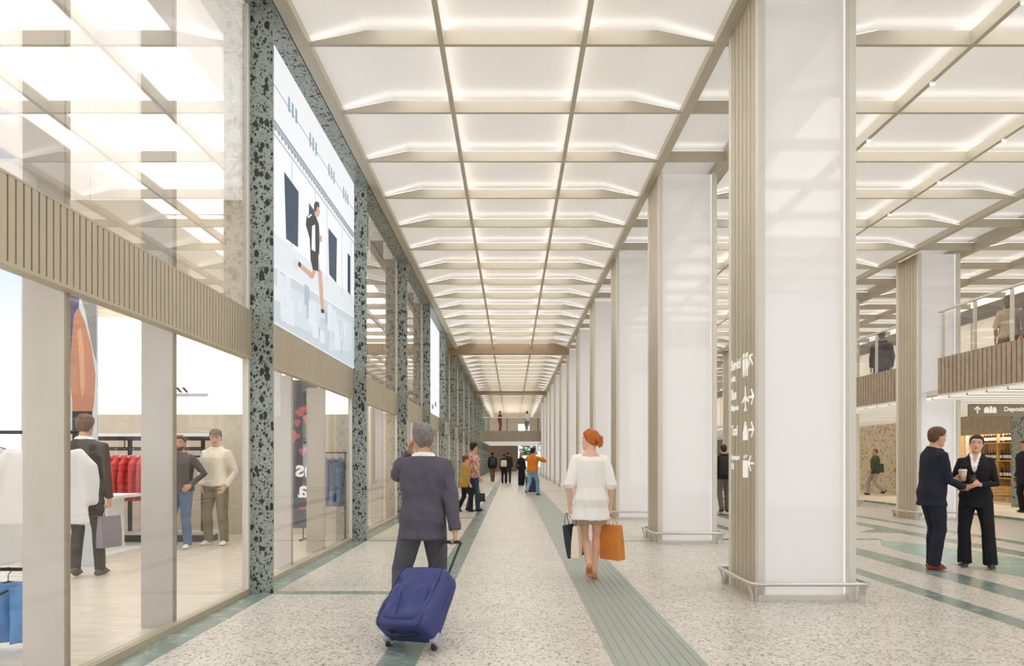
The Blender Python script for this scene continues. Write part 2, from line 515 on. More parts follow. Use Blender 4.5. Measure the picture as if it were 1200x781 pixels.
# shop interiors: clothes shop (nearest), then shallow ones
tag(MB().box(-8.75, -2.72, 12.8, 12.95, 0, 6.1).build('wall_shop_back', beige_wall), kind='structure')
sc0 = MB().box(-13.2, -2.7, Y0, 5.4, 5.98, 6.05)
for (ya, yb, xa) in ((5.4, 7.0, -4.8), (7.0, 8.4, -5.7), (8.4, 9.8, -6.7), (9.8, 11.2, -7.6), (11.2, 12.9, -8.75)): sc0.box(xa, -2.7, ya, yb, 5.98, 6.05)
tag(sc0.build('ceiling', store_ceiling), kind='structure')
tag(MB().box(-4.75, -2.72, 13.0, 79, 5.98, 6.05).build('ceiling', store_ceiling), kind='structure')
tag(MB().box(-4.9, -4.7, 12.96, 80, 0, 6.1).build('wall_left', cream_wall), kind='structure')
tag(MB().box(-2.7, -2.6, Y0, 2.5, 0, 6.1).build('wall_left', cream_wall), kind='structure')
for k in range(2, 15):
    y = 7.2 + 4.62 * k
    if y > 13.5:
        tag(MB().box(-4.7, -2.72, y + .12, y + .2, 0, 6.0).build('wall_left', cream_wall), kind='structure')
# intermediate slab in the far shops, given a glow to brighten them
tag(MB().box(-4.7, -2.72, 13.0, 79, 2.42, 2.8).build('ceiling', mat('far shop ceiling', (240, 232, 220), .8, emit=1.0)), kind='structure')

# ------------------------------------------------------------------ columns
sign_white = mat('white sign lettering', (250, 248, 242), .5, emit=.25)  # slight glow added so the letters read white at a grazing angle
def make_column():
    c = empty('column')
    W, D, HT = .93, .93, 5.93
    # side cladding: six vertical planks each side
    for side, nm in ((0, 'side_cladding'), (1, 'side_cladding')):
        b = MB(); x0 = 0 if side == 0 else W - .03
        b.box(x0 + (.012 if side == 0 else .002), x0 + (.028 if side == 0 else .018), .092, D - .092, 0.0, HT, 1)
        n = 6; y = .092; p = (D - .184) / n
        for i in range(n):
            b.box(x0, x0 + .03, y + i * p + .0065, y + (i + 1) * p - .0065, 0, HT, 0)
        b.build(nm, [bronze, bronze_d], c)
    MB().box(.03, W - .03, .12, D - .12, 0, HT).build('core', white_paint, c)
    for (x0, x1) in ((0, .066), (W - .066, W)):
        for (ya, yb, yr) in ((0, .025, .09), (D - .025, D, D - .09)):
            m = MB().box(x0, x1, ya, yb, 0, HT)
            lo, hi = (yb, yr) if yr > yb else (yr, ya)
            m.box(x0, x0 + .02, lo, hi, 0, HT)
            m.box(x1 - .02, x1, lo, hi, 0, HT)
            m.build('corner_trim', cream, c)
    MB().box(.066, W - .066, .09, .115, .05, HT).build('glass_panel', white_glass, c)
    MB().box(.066, W - .066, D - .115, D - .09, .05, HT).build('glass_panel', white_glass, c)
    MB().box(.06, W - .06, .03, D - .03, 0, .05).build('base_plinth', cream, c)
    for x in (.069, W - .077):
        MB().box(x, x + .008, .078, .089, .06, HT).build('edge_light', MATS.get('edge LED') or emitter('edge LED', (255, 250, 246), .95), c)
    # bumper rail
    o = .1; r = .019; z = .175
    pts = []
    cr = .09
    def corner(cx, cy, a0):
        return [(cx + cr*math.cos(R(a0 + t)), cy + cr*math.sin(R(a0 + t)), z) for t in (0, 22.5, 45, 67.5, 90)]
    pts += corner(-o + cr, -o + cr, 180) + corner(W + o - cr, -o + cr, 270) + corner(W + o - cr, D + o - cr, 0) + corner(-o + cr, D + o - cr, 90)
    rail = MB().tube(pts, r, side=(0, 0, 1), n=10, closed=True).build('bumper_rail', steel, c, smooth=True)
    for (x, y, dx, dy) in ((-.09, .0, .05, .0), (.0, -.09, 0, .05), (W + .02, -.09, 0, .05), (W + .09, 0, -.05, 0), (-.09, D, .05, 0), (0, D + .09, 0, -.05), (W, D + .09, 0, -.05), (W + .09, D, -.05, 0)):
        m = MB()
        s = V((dx, dy, 0)); t = V((dy, dx, 0)).normalized() * .028
        prof = [V((x, y, z)) - s * .3, V((x, y, z)) + s * .1 - V((0, 0, .05)), V((x, y, 0)) + s * .5 + V((0, 0, .07)), V((x, y, 0)) + s * .5]
        u = s.normalized() * .006
        m.rings([[p - t - u, p + t - u, p + t + u, p - t + u] for p in prof])
        m.build('bracket', steel, rail)
    return c
col0 = make_column()
col_labels = [
    'white glass and bronze column nearest the camera, with white direction lettering on its side',
    'white glass and bronze column second in the row, to the right of the woman in the white blouse',
    'white glass and bronze column third in the row, directly behind the woman in the white blouse',
    'white glass and bronze column fourth in the row along the passage',
    'white glass and bronze column fifth in the row along the passage',
    'white glass and bronze column sixth in the row along the passage',
    'white glass and bronze column seventh in the row along the passage',
    'white glass and bronze column eighth in the row along the passage',
    'white glass and bronze column ninth in the row along the passage',
    'white glass and bronze column tenth in the row along the passage',
    'white glass and bronze column eleventh in the row along the passage',
    'white glass and bronze column farthest in the row, beside the footbridge']
columns = []
for k in range(12):
    c = col0 if k == 0 else copy_tree(col0)
    c.location = (2.34, 6.81 + 4.62 * k, 0)
    tag(c, col_labels[k], 'column', 'columns between the passage and the right-hand hall')
    columns.append(c)
for i, k in enumerate((2, 3, 4, 5)):
    c = copy_tree(col0)
    c.location = (9.02, 6.66 + 4.62 * k, 0)
    tag(c, ['white glass and bronze column behind the standing couple, beside the balcony',
            'white glass and bronze column of the far right row, first one behind the couple\'s column',
            'white glass and bronze column of the far right row, two behind the couple\'s column',
            'white glass and bronze column of the far right row, three behind the couple\'s column'][i], 'column', 'columns along the right balcony')
# lettering on the side of the nearest column (faces -x; reads towards the camera)
def side_xf(y, z, col=columns[0]):
    # local text x -> -Y, local text y -> Z, extrusion -> -X
    return Matrix(((0, 0, -1, -.003), (-1, 0, 0, y), (0, 1, 0, z), (0, 0, 0, 1)))
c1 = columns[0]
def cz(py, Y): return EYE + (538.5 - py) / FPX * Y
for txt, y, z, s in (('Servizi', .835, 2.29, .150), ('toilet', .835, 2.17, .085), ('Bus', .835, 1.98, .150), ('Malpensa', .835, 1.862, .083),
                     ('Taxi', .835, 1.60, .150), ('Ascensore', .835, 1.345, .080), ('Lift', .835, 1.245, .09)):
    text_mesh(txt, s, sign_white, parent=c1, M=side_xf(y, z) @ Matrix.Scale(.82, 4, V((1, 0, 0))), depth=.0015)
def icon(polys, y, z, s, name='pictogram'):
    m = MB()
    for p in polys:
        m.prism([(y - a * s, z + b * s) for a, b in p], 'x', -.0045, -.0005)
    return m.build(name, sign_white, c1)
def circ(cx, cy, r, n=12): return [(cx + r*math.cos(2*PI*i/n), cy + r*math.sin(2*PI*i/n)) for i in range(n)]
def arrow(y, z, s, ang):
    ca, sa = math.cos(R(ang)), math.sin(R(ang))
    base = [[(-.5, -.07), (.42, -.07), (.42, .07), (-.5, .07)], [(.1, .5), (.5, .05), (.5, -.05), (.36, -.02), (-.04, .44)], [(.1, -.5), (.5, -.05), (.5, .05), (.36, .02), (-.04, -.44)]]
    icon([[(a*ca - b*sa, a*sa + b*ca) for a, b in p] for p in base], y, z, s, 'arrow')
yi, ya = .37, .20
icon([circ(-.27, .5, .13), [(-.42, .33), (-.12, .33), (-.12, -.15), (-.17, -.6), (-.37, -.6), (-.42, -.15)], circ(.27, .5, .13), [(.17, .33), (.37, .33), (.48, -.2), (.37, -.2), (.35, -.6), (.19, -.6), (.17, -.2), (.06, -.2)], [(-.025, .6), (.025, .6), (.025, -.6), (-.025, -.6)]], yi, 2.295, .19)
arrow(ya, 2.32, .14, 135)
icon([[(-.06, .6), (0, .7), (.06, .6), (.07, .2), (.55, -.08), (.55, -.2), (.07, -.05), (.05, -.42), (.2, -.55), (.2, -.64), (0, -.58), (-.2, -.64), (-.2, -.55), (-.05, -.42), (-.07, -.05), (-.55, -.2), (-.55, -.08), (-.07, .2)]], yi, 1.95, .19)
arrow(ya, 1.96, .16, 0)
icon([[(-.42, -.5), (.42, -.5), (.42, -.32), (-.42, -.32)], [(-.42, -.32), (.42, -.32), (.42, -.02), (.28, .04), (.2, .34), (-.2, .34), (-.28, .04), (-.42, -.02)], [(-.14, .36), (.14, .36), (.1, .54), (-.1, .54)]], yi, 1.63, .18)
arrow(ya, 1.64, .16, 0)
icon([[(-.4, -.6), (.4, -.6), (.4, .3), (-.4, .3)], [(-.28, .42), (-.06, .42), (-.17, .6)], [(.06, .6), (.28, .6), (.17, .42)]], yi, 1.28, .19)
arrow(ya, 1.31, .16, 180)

# ------------------------------------------------------------------ far footbridge and end walls
def balustrade(root, pts_posts, top, base, axis):
    pass
br = empty('footbridge', (0, 58, 0), label='slatted bronze footbridge with glass railing crossing the far end of the passage', cat='footbridge')
m = MB()
n = 42; x0, x1 = -2.55, 2.42; p = (x1 - x0) / n
m.box(x0, x1, .03, .1, 2.78, 3.65, 1)
for i in range(n): m.box(x0 + i*p, x0 + (i + .75)*p, 0, .03, 2.78, 3.65, 0)
m.build('slatted_parapet', [wood_band, bronze_d], br)
tag(MB().box(-2.64, 2.6, 58.11, 79.9, 2.86, 3.58).build('floor', mat('white lit soffit', (250, 246, 238), .8, emit=.35)), kind='structure')
MB().box(x0, x1, .04, .055, 3.65, 4.70).build('glass_railing', rail_glass, br)
MB().box(x0, x1, .02, .075, 4.70, 4.76).build('handrail', cream, br)
for x in (-2.3, -.4, 1.1, 2.1): MB().box(x - .03, x + .03, .06, .1, 3.65, 4.70).build('post', dark_metal, br)
tag(MB().box(-4.7, .68, 80, 80.3, 0, 2.86).build('wall_end', brown_wall), kind='structure')
ew = MB(); ew.box(-4.7, .68, 80, 80.3, 2.87, 6.3).box(1.95, 16, 80, 80.3, 3.0, 6.3).box(.68, 1.95, 80, 80.3, 5.3, 6.3).box(.68, 1.95, 80, 80.3, 3.0, 3.3).box(3.2, 16, 80, 80.3, 0, 3.0)
tag(ew.build('wall_end', mat('light brown end wall', (186, 175, 158), .7)), kind='structure')
# ground outside the far door
tag(MB().box(-10, 20, 90, 130, -.1, 0).build('floor', mat('outdoor paving', (205, 200, 190), .8)), kind='structure')

# ------------------------------------------------------------------ right balcony and the shops under it
XB = 9.15
XS = 14.0
def balcony(y0, y1, label):
    t = empty('balcony', (0, 0, 0), label=label, cat='balcony', group='balcony lengths over the right-hand shops')
    b = MB(); slats(b, XB + .03, y0, y1, 2.74, 3.52, .135, -1)
    b.box(XB + .0, XB + .1, y0 - .02, y1 + .02, 2.72, 2.74, 2)
    b.build('slatted_parapet', [wood_brown, mat('dark slat gap', (92, 78, 62), .7), cream], t)
    MB().box(XB + .03, XB + .045, y0, y1, 3.52, 4.50).build('glass_railing', rail_glass, t)
    MB().box(XB + .01, XB + .065, y0, y1, 4.50, 4.54).build('handrail', cream, t)
    n = max(1, int(round((y1 - y0) / 1.2)))
    for i in range(n + 1):
        y = y0 + .1 + (y1 - y0 - .2) * i / n
        MB().box(XB + .05, XB + .1, y - .025, y + .025, 3.3, 4.50).build('post', cream, t)
    return t
balcony(11.0, 15.44, 'brown slatted balcony with glass railing right of the couple\'s column')
balcony(17.05, 20.2, 'brown slatted balcony with glass railing just left of the couple\'s column')
balcony(21.8, 24.8, 'far brown slatted balcony length seen between the columns')
tag(MB().box(XB + .11, XS, 11, 80, 2.74, 2.86).build('floor', cream_wall), kind='structure')
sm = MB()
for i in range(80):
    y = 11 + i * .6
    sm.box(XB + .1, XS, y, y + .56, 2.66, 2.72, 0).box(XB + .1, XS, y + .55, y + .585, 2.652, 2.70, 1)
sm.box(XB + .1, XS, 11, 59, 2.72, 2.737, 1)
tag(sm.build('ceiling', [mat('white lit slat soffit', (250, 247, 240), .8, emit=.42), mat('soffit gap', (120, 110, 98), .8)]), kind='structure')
# ground floor shop wall (X = 14): pebble wall, lit doorway, wine shop, stone pier
XW = XS
w1 = MB().box(XW, XW + .3, 25.2, 29.0, 0, 2.70)
tag(w1.build('wall_right', terr_wall), kind='structure')
tag(MB().box(XW, XW + .3, 29.9, 60, 0, 2.70).build('wall_right', brown_wall), kind='structure')
tag(MB().box(XW - .05, XW + .3, 29.0, 29.9, 2.2, 2.70).build('trim_2', brown_wall), kind='structure')
tag(MB().box(XW + .6, XW + .7, 28.9, 30.2, 0, 2.3).build('wall_right', mat('lit cream corridor', (252, 244, 225), .8)), kind='structure')
d = MB(); slats(d, XW - .03, 18.6, 25.2, 2.08, 2.70, .09, -1)
tag(d.build('trim_3', [wood_brown, mat('dark slat gap', (92, 78, 62), .7)]), kind='structure')
tag(MB().prism([(XW - .35, 18.9), (XW + .1, 18.9), (XW + .1, 19.6), (XW - .35, 19.6)], 'z', 0.05, 2.7).build('trim_4', stone), kind='structure')
wn = empty('window_20', kind='structure')
MB().box(XW + .04, XW + .055, 19.6, 22.1, .1, 2.08).build('pane', clear_glass, wn)
f = MB()
for y in (19.6, 20.0, 22.1, 25.1): f.box(XW - .02, XW + .08, y, y + .06, .05, 2.08)
f.box(XW - .02, XW + .08, 19.6, 25.2, .05, .11)
f.build('frame', cream, wn)
ws = MB().box(XW + .08, XW + 2.2, 26, 26.1, 0, 2.7).box(XW + 2.2, XW + 2.3, 15, 26.1, 0, 2.7)
tag(ws.build('wall_wine_shop', mat('warm shop wall', (226, 196, 140), .7)), kind='structure')
tag(MB().box(XW + .08, XW + 2.3, 15, 26.1, 2.6, 2.7).build('ceiling', mat('warm shop ceiling', (255, 238, 205), .8, emit=2.0)), kind='structure')  # ceiling glow added to brighten the wine shop
# upper floor shop front behind the balcony
u = empty('window_21', kind='structure')
uf = MB().box(XW, XW + .1, 11, 80, 2.86, 5.5, 0)
for i in range(44):
    y = 11 + i * 1.54
    uf.box(XW - .03, XW, y, y + .05, 2.86, 5.5, 1)
uf.build('lit_panel', [mat('lit cream shop front', (250, 242, 226), .6, emit=.35), cream], u)
MB().box(XW - .12, XW + .1, 11, 80, 5.5, 5.9).build('fascia', mat('grey fascia', (160, 156, 148), .6), u)
# hanging direction sign
sg = empty('hanging_sign', (10.9, 17.05, 2.37), label='taupe hanging direction sign with white luggage lettering under the balcony', cat='sign')
MB().box(0, 2.6, 0, .1, 0, .325).build('sign_board', mat('taupe sign board', (150, 138, 116), .5), sg)
for x in (.6, 1.9): MB().box(x, x + .03, .04, .07, .325, .36).build('hanger', cream, sg)
FX = Matrix(((1, 0, 0, 0), (0, 0, 1, -.004), (0, 1, 0, 0), (0, 0, 0, 1)))
FXt = lambda x, z: Matrix.Translation((x, 0, z)) @ Matrix(((1, 0, 0, 0), (0, 0, -1, -.002), (0, 1, 0, 0), (0, 0, 0, 1)))
text_mesh('Deposito', .15, sign_white, parent=sg, M=FXt(.80, .125), depth=.002)
m = MB(); 
for p in ([(.155, .07), (.185, .07), (.185, .2), (.155, .2)], [(.17, .25), (.09, .17), (.11, .15), (.17, .21)], [(.17, .25), (.25, .17), (.23, .15), (.17, .21)]):
    m.prism(p, 'y', -.005, 0)
m.build('arrow', sign_white, sg)
m = MB()
for p in ([(.33, .08), (.45, .08), (.45, .2), (.33, .2)], [(.46, .08), (.52, .08), (.52, .24), (.46, .24)], [(.53, .08), (.62, .08), (.62, .19), (.53, .19)], [(.36, .2), (.42, .2), (.42, .225), (.36, .225)], [(.55, .19), (.60, .19), (.60, .22), (.55, .22)]):
    m.prism(p, 'y', -.005, 0)
m.build('luggage_pictogram', sign_white, sg)

# ------------------------------------------------------------------ lamps and added fill lights
def area(name, loc, sx, sy, power, rot=(0, 0, 0), col=(1, .99, .985)):
    d = bpy.data.lights.new(name, 'AREA'); d.shape = 'RECTANGLE'; d.size = sx; d.size_y = sy; d.energy = power; d.color = col
    o = bpy.data.objects.new(name, d); COL.objects.link(o); o.location = loc; o.rotation_euler = rot
    return o

for i in range(9):  # unseen area lights added below the panels to brighten the floor
    y = 2 + i * 8.0
    area('ceiling fill light', (0, y, 6.13), 3.0, 7.9, 105)
    area('ceiling fill light', (6.07, y, 6.13), 3.8, 7.9, 120)

area('doorway lamp', (XW + .32, 29.45, 2.15), .3, .7, 22, rot=(0, R(-35), 0))
area('wine shop lamp', (XW + .5, 21.3, 2.55), .3, 2.4, 40, rot=(0, R(-15), 0))

area('clothes shop fill light', (-5.0, 8.5, 5.9), 3.6, 7.0, 170)  # unseen light added to brighten the shop interior
for i in range(6): area('far shop fill light', (-3.7, 15.5 + i * 4.62, 2.38), 1.2, 3.6, 22)  # unseen lights added to lift the dull far interiors
# ------------------------------------------------------------------ people
def remesh(mb, vox, smooth=3, fn=None, fold=0, fscale=(7, 7, 3.5), seed=0, name='body', fac=.5):
    """merge the collected shapes into one continuous surface"""
    me = bpy.data.meshes.new(name)
    me.from_pydata(mb.v, [], mb.f)
    bm = bmesh.new(); bm.from_mesh(me); bmesh.ops.recalc_face_normals(bm, faces=bm.faces); bm.to_mesh(me); bm.free()
    o = bpy.data.objects.new(name, me); COL.objects.link(o)
    m = o.modifiers.new('r', 'REMESH'); m.mode = 'VOXEL'; m.voxel_size = vox; m.adaptivity = 0
    if smooth:
        sm = o.modifiers.new('s', 'SMOOTH'); sm.iterations = smooth; sm.factor = fac
    dg = bpy.context.evaluated_depsgraph_get(); dg.update()
    out = bpy.data.meshes.new_from_object(o.evaluated_get(dg))
    out.name = name
    bpy.data.objects.remove(o); bpy.data.meshes.remove(me)
    if fold:
        off = V((seed * 1.7, seed * 2.3, seed * .9))
        ns = [v.normal.copy() for v in out.vertices]
        for v, nn in zip(out.vertices, ns):
            p = V((v.co.x * fscale[0], v.co.y * fscale[1], v.co.z * fscale[2])) + off
            # diagonal drag folds
            q = V((p.x + p.z * .6, p.y - p.z * .35, p.z * .8))
            a = 1 - abs(noise.noise(q)) * 2.4
            b = noise.noise(q * 2.3)
            v.co = v.co + nn * fold * (a * .7 + b * .4)
    out.polygons.foreach_set('use_smooth', [True] * len(out.polygons))
    return out

def put(me, name, mats, parent, facemat=None, label=None):
    me.materials.clear()
    for m in (mats if isinstance(mats, (list, tuple)) else [mats]): me.materials.append(m)
    if facemat:
        me.polygons.foreach_set('material_index', [facemat(p.center, p.normal) for p in me.polygons])
    else:
        me.polygons.foreach_set('material_index', [0] * len(me.polygons))
    o = bpy.data.objects.new(name, me); COL.objects.link(o); o.parent = parent
    if label: o['label'] = label
    return o

def ik(a, b, la, lb, hint):
    d = b - a; L = d.length
    mx = (la + lb) * .999
    if L > mx: b = a + d * (mx / L); d = b - a; L = d.length
    L = max(L, abs(la - lb) + .01)
    u = d.normalized()
    x = (la*la - lb*lb + L*L) / (2*L)
    h = math.sqrt(max(0, la*la - x*x))
    hv = V(hint); hv = (hv - u * hv.dot(u))
    hv = hv.normalized() if hv.length > 1e-5 else V((0, -1, 0))
    return a + u * x + hv * h, b

HEAD = [  # z from chin, y centre, half width, half depth front, half depth back
    (-.004, .058, .018, .018, .018), (.004, .054, .034, .036, .03), (.022, .030, .050, .062, .052), (.045, .012, .060, .081, .070),
    (.070, .002, .066, .091, .084), (.095, 0, .070, .092, .094), (.120, 0, .0735, .090, .101), (.145, 0, .0755, .093, .104),
    (.170, 0, .075, .091, .102), (.192, 0, .068, .080, .092), (.211, 0, .054, .061, .073), (.225, 0, .034, .038, .047), (.233, 0, .012, .014, .018)]
def head_rings(n, off=lambda z, a: 0, dz=0):
    rs = []
    for z, yc, w, f, b in HEAD:
        r = []
        for j in range(n):
            a = 2 * PI * j / n          # a = 90 deg is the face
            c, s_ = math.cos(a), math.sin(a)
            e = off(z, a)
            x = math.copysign(abs(c) ** .9, c) * (w + e)
            y = yc + math.copysign(abs(s_) ** .95, s_) * ((f if s_ > 0 else b) + e)
            zz = z + e * max(0, (z - .12) / .11)
            r.append((x, y, zz + dz))
        rs.append(r)
    return rs

def ss(a, b, x):
    t = max(0, min(1, (x - a) / (b - a))); return t * t * (3 - 2 * t)

def hair_off(style):
    def short(z, a):
        fr = math.sin(a)                  # 1 face, -1 back
        line = .185 if fr > .75 else (.185 - (.75 - fr) * .09 if fr > .05 else (.122 - (.05 - fr) * .10))
        return -.012 + .024 * ss(line - .012, line + .012, z)
    def bald(z, a):
        fr = math.sin(a)
        line = .20 if fr > .6 else (.20 - (.6 - fr) * .14 if fr > .05 else (.122 - (.05 - fr) * .10))
        return -.012 + .018 * ss(line - .012, line + .012, z)
    def full(z, a):
        return short(z, a) + .018 * ss(.15, .21, z)
    def updo(z, a):
        fr = math.sin(a)
        line = .186 if fr > .7 else (.186 - (.7 - fr) * .15 if fr > .05 else (.088 - (.05 - fr) * .05))
        return -.012 + .027 * ss(line - .012, line + .012, z)
    def sleek(z, a):
        fr = math.sin(a)
        line = .186 if fr > .8 else (.186 - (.8 - fr) * .13 if fr > .0 else (.082 - (.0 - fr) * .045))
        return -.012 + .021 * ss(line - .012, line + .012, z)
    def longh(z, a):
        fr = math.sin(a)
        line = .186 if fr > .6 else (.186 - (.6 - fr) * .3 if fr > .2 else .02)
        return -.012 + .034 * ss(line - .012, line + .012, z)
    return dict(short=short, bald=bald, full=full, updo=updo, long=longh, sleek=sleek)[style]

def hand_shape(mb, W, d, n, thumb, s, curl, tcurl=.5, spread=.10, fr=None):
    """palm, four fingers and thumb; d: along the hand, n: out of the palm, thumb: towards the thumb side"""
    d = d.normalized(); n = (n - d * n.dot(d)).normalized(); t = d.cross(n).normalized()
    if t.dot(thumb) < 0: t = -t
    fr = fr or .0088
    k = .092 * s
    mb.tube([W - d*.02*s, W + d*.012*s, W + d*.045*s, W + d*k*.82, W + d*k], [(.026*s, .018*s), (.028*s, .017*s), (.038*s, .016*s), (.041*s, .0145*s), (.038*s, .012*s)], side=t, n=12)
    for i, (o, L) in enumerate(((.031, .072), (.0105, .080), (-.0105, .074), (-.030, .058))):
        c = curl[i] if isinstance(curl, (list, tuple)) else curl
        p = W + d * (k * (.93 if i in (1, 2) else .88)) + t * o * s
        dir0 = (d + t * spread * (o / .03)).normalized()
        pts = [p - dir0 * .02 * s, p]; ang = 0
        for seg, b in ((.44, 62), (.32, 82), (.24, 55)):
            ang += R(b) * c
            p = p + (dir0 * math.cos(ang) + n * math.sin(ang)) * L * s * seg
            pts.append(p)
        mb.tube(pts, [fr*1.08*s, fr*1.08*s, fr*s, fr*.92*s, fr*.8*s], n=8)
    p = W + d * .022 * s + t * .024 * s + n * .006 * s
    d1 = (d * .72 + t * .62 + n * .25).normalized(); d2 = (d * (.85) + t * (.35 - .45 * tcurl) + n * (.15 + .75 * tcurl)).normalized()
    q = p + d1 * .045 * s; r = q + d2 * .034 * s; e = r + (d2 + n * .4 * tcurl - t * .2 * tcurl).normalized() * .026 * s
    mb.tube([p, q, r, e], [.0135*s, .0115*s, .0102*s, .0085*s], n=8)
    return W + d * k * 1.0 + n * .028 * s      # centre of the grip

SKIN = {}
def skin_mat(rgb):
    return mat('skin %d %d %d' % rgb, rgb, .5, spec=.3, bump=.05, bscale=90)
lip_m = mat('lips', (186, 112, 100), .45)

def cloth_mat(name, rgb, rough=.85, bump=.25, bscale=140, sheen=.0):
    return mat(name, rgb, rough, bump=bump, bscale=bscale, spec=.2, sheen=sheen, var=.06, vscale=14)

def person(label, loc, yaw, h=1.76, female=False, skin=(226, 180, 152), hair=('short', (70, 50, 38)), vox=.009, cvox=None,
           lean=0, twist=0, side_lean=0, head=(0, 0, 0), pelvis=(0, 0, 0), RH=None, LH=None, Rel=(.45, -1, -.25), Lel=(-.45, -1, -.25),
           Rpalm=None, Lpalm=None, Rcurl=.3, Lcurl=.3, Rdir=None, Ldir=None, Rthumb=.4, Lthumb=.4, RF=(.10, 0, 0, 0, 8), LF=(-.10, 0, 0, 0, 8),
           top=None, bottom=None, shoes=None, face=True, group=None, extras=None, neckline=None, build=1.0, beard=None, seed=1, headk=1.0):
    """RH/LH: wrist targets; RF/LF: (x, y, heel lift, pitch, yaw outwards) of the feet; everything local, facing +y"""
    s = h / 1.75
    root = empty('person', loc, yaw, label, 'person', group)
    cvox = cvox or vox * 1.25
    pel = V(pelvis) * s
    PZ = .93
    def T(p):
        """canonical torso point -> posed"""
        p = V(p); z = p.z - PZ
        f = max(0, min(1.15, z / .5))
        q = V((p.x, p.y, z))
        q = Matrix.Rotation(R(twist) * f, 3, 'Z') @ q
        q = Matrix.Rotation(-R(lean), 3, 'X') @ q if z > 0 else q
        q = Matrix.Rotation(R(side_lean), 3, 'Y') @ q if z > 0 else q
        return (q + V((0, 0, PZ))) * s + pel
    TR = Matrix.Rotation(R(side_lean), 3, 'Y') @ Matrix.Rotation(-R(lean), 3, 'X') @ Matrix.Rotation(R(twist), 3, 'Z')
    w = build
    if female:
        sw, tr = .160, [(.86, -.01, .162, .112), (.95, -.018, .176, .122), (1.08, 0, .128, .094), (1.22, .01, .142, .105), (1.33, .018, .152, .118), (1.39, .002, .142, .095), (1.435, -.006, .112, .078), (1.475, -.012, .078, .064), (1.51, -.01, .056, .056)]
    else:
        sw, tr = .185, [(.86, -.01, .162, .110), (.95, -.012, .172, .122), (1.08, 0, .152, .108), (1.22, .005, .166, .118), (1.33, .006, .178, .122), (1.39, -.002, .166, .106), (1.435, -.008, .135, .088), (1.475, -.012, .092, .072), (1.51, -.01, .064, .062)]
    tr = [(z, y, hw * w, hd * w) for z, y, hw, hd in tr]
    def torso(mb, rings_, n=24, ex=0, p=.85):
        rs = []
        for z, yo, hw, hd in rings_:
            r = []
            for j in range(n):
                a = 2*PI*j/n; c, sn = math.cos(a), math.sin(a)
                r.append(T((math.copysign(abs(c)**p, c) * (hw + ex), yo + math.copysign(abs(sn)**p, sn) * (hd + ex), z)))
            rs.append(r)
        mb.rings(rs)
    # joints
    J = {}
    la, lb = .30 * s, .265 * s
    ll, ls_ = .418 * s, .410 * s
    for sd, nm in ((1, 'R'), (-1, 'L')):
        S = T((sw * sd, -.008, 1.395)); J['S' + nm] = S
        tgt = RH if sd > 0 else LH
        if tgt is None: tgt = V((.235 * sd, .03, .865))
        W = V(tgt) * s
        el, W = ik(S, W, la, lb, Rel if sd > 0 else Lel)
        J['E' + nm] = el; J['W' + nm] = W
        hp = T((.088 * sd, 0, .905)); J['H' + nm] = hp
        F = RF if sd > 0 else LF
        lift, pitch = F[2], F[3]
        fy = V((math.sin(R(F[4]) * sd), math.cos(R(F[4]) * sd), 0))
        pt = R(pitch)
        ball = V((F[0], F[1], 0)) * s + fy * .10 * s + V((0, 0, lift * s))
        back = (-fy * math.cos(pt) + V((0, 0, math.sin(pt))))
        up = (V((0, 0, math.cos(pt))) + fy * math.sin(pt))
        ank = ball + back * .125 * s + up * .085 * s
        kn, ank2 = ik(hp, ank, ll, ls_, tuple(fy + V((.12 * sd, 0, 0))))
        J['K' + nm] = kn; J['A' + nm] = ank2
        dlt = ank2 - ank
        J['foot' + nm] = (ball + dlt, back, up, fy)
    # head frame
    hy, hp_, ht = head
    HR = Matrix.Rotation(R(twist + hy), 3, 'Z') @ Matrix.Rotation(R(ht), 3, 'Y') @ Matrix.Rotation(R(hp_), 3, 'X')
    neck0 = T((0, -.012, 1.47)); 
    neckv = (TR @ V((0, .02, .10)))
    hc = T((0, .012, 1.517))
    hs = s * (1.0 if not female else .96) * headk
    def Hd(p): return hc + (HR @ V(p)) * hs
    HRi = HR.inverted()
    # ---------------- body (one continuous surface)
    b = MB()
    torso(b, tr)
    b.tube([neck0 - neckv * .3 * s, neck0, hc + (HR @ V((0, -.018, .06))) * hs], [(.062*s*w, .06*s*w)] * 1 + [(.056*s*w, .056*s*w), (.052*s, .055*s)], side=TR @ V((1, 0, 0)), n=16)
    fm = .86 if female else 1.0
    for nm, sd in (('R', 1), ('L', -1)):
        S, E, W = J['S' + nm], J['E' + nm], J['W' + nm]
        b.tube([S - V((.02*sd*s, 0, 0)), S.lerp(E, .25), S.lerp(E, .7), E, E.lerp(W, .3), E.lerp(W, .75), W],
               [x * s * fm for x in (.052, .050, .042, .038, .042, .031, .0265)], n=14)
        hd_ = V(Rdir if sd > 0 else Ldir) if (Rdir if sd > 0 else Ldir) is not None else (W - E).normalized()
        pn = Rpalm if sd > 0 else Lpalm
        pn = V(pn) if pn is not None else V((-sd, .15, 0))
        tv = hd_.normalized().cross((pn - hd_.normalized() * pn.dot(hd_.normalized())).normalized()) * sd
        J['G' + nm] = hand_shape(b, W, hd_, pn, tv, s * (.92 if female else 1.0), Rcurl if sd > 0 else Lcurl, Rthumb if sd > 0 else Lthumb, fr=max(.0088, vox * .95))
        H_, K, A = J['H' + nm], J['K' + nm], J['A' + nm]
        fw = J['foot' + nm][3]
        b.tube([H_, H_.lerp(K, .3), H_.lerp(K, .75), K, K.lerp(A, .28) - fw * .012 * s, K.lerp(A, .65) - fw*.004*s, A],
               [x * s * (1 if not female else .97) for x in (.085, .082, .062, .053, .055, .040, .034)], n=14)
        ball, back, up, fy = J['foot' + nm]
        sdv = up.cross(back).normalized()
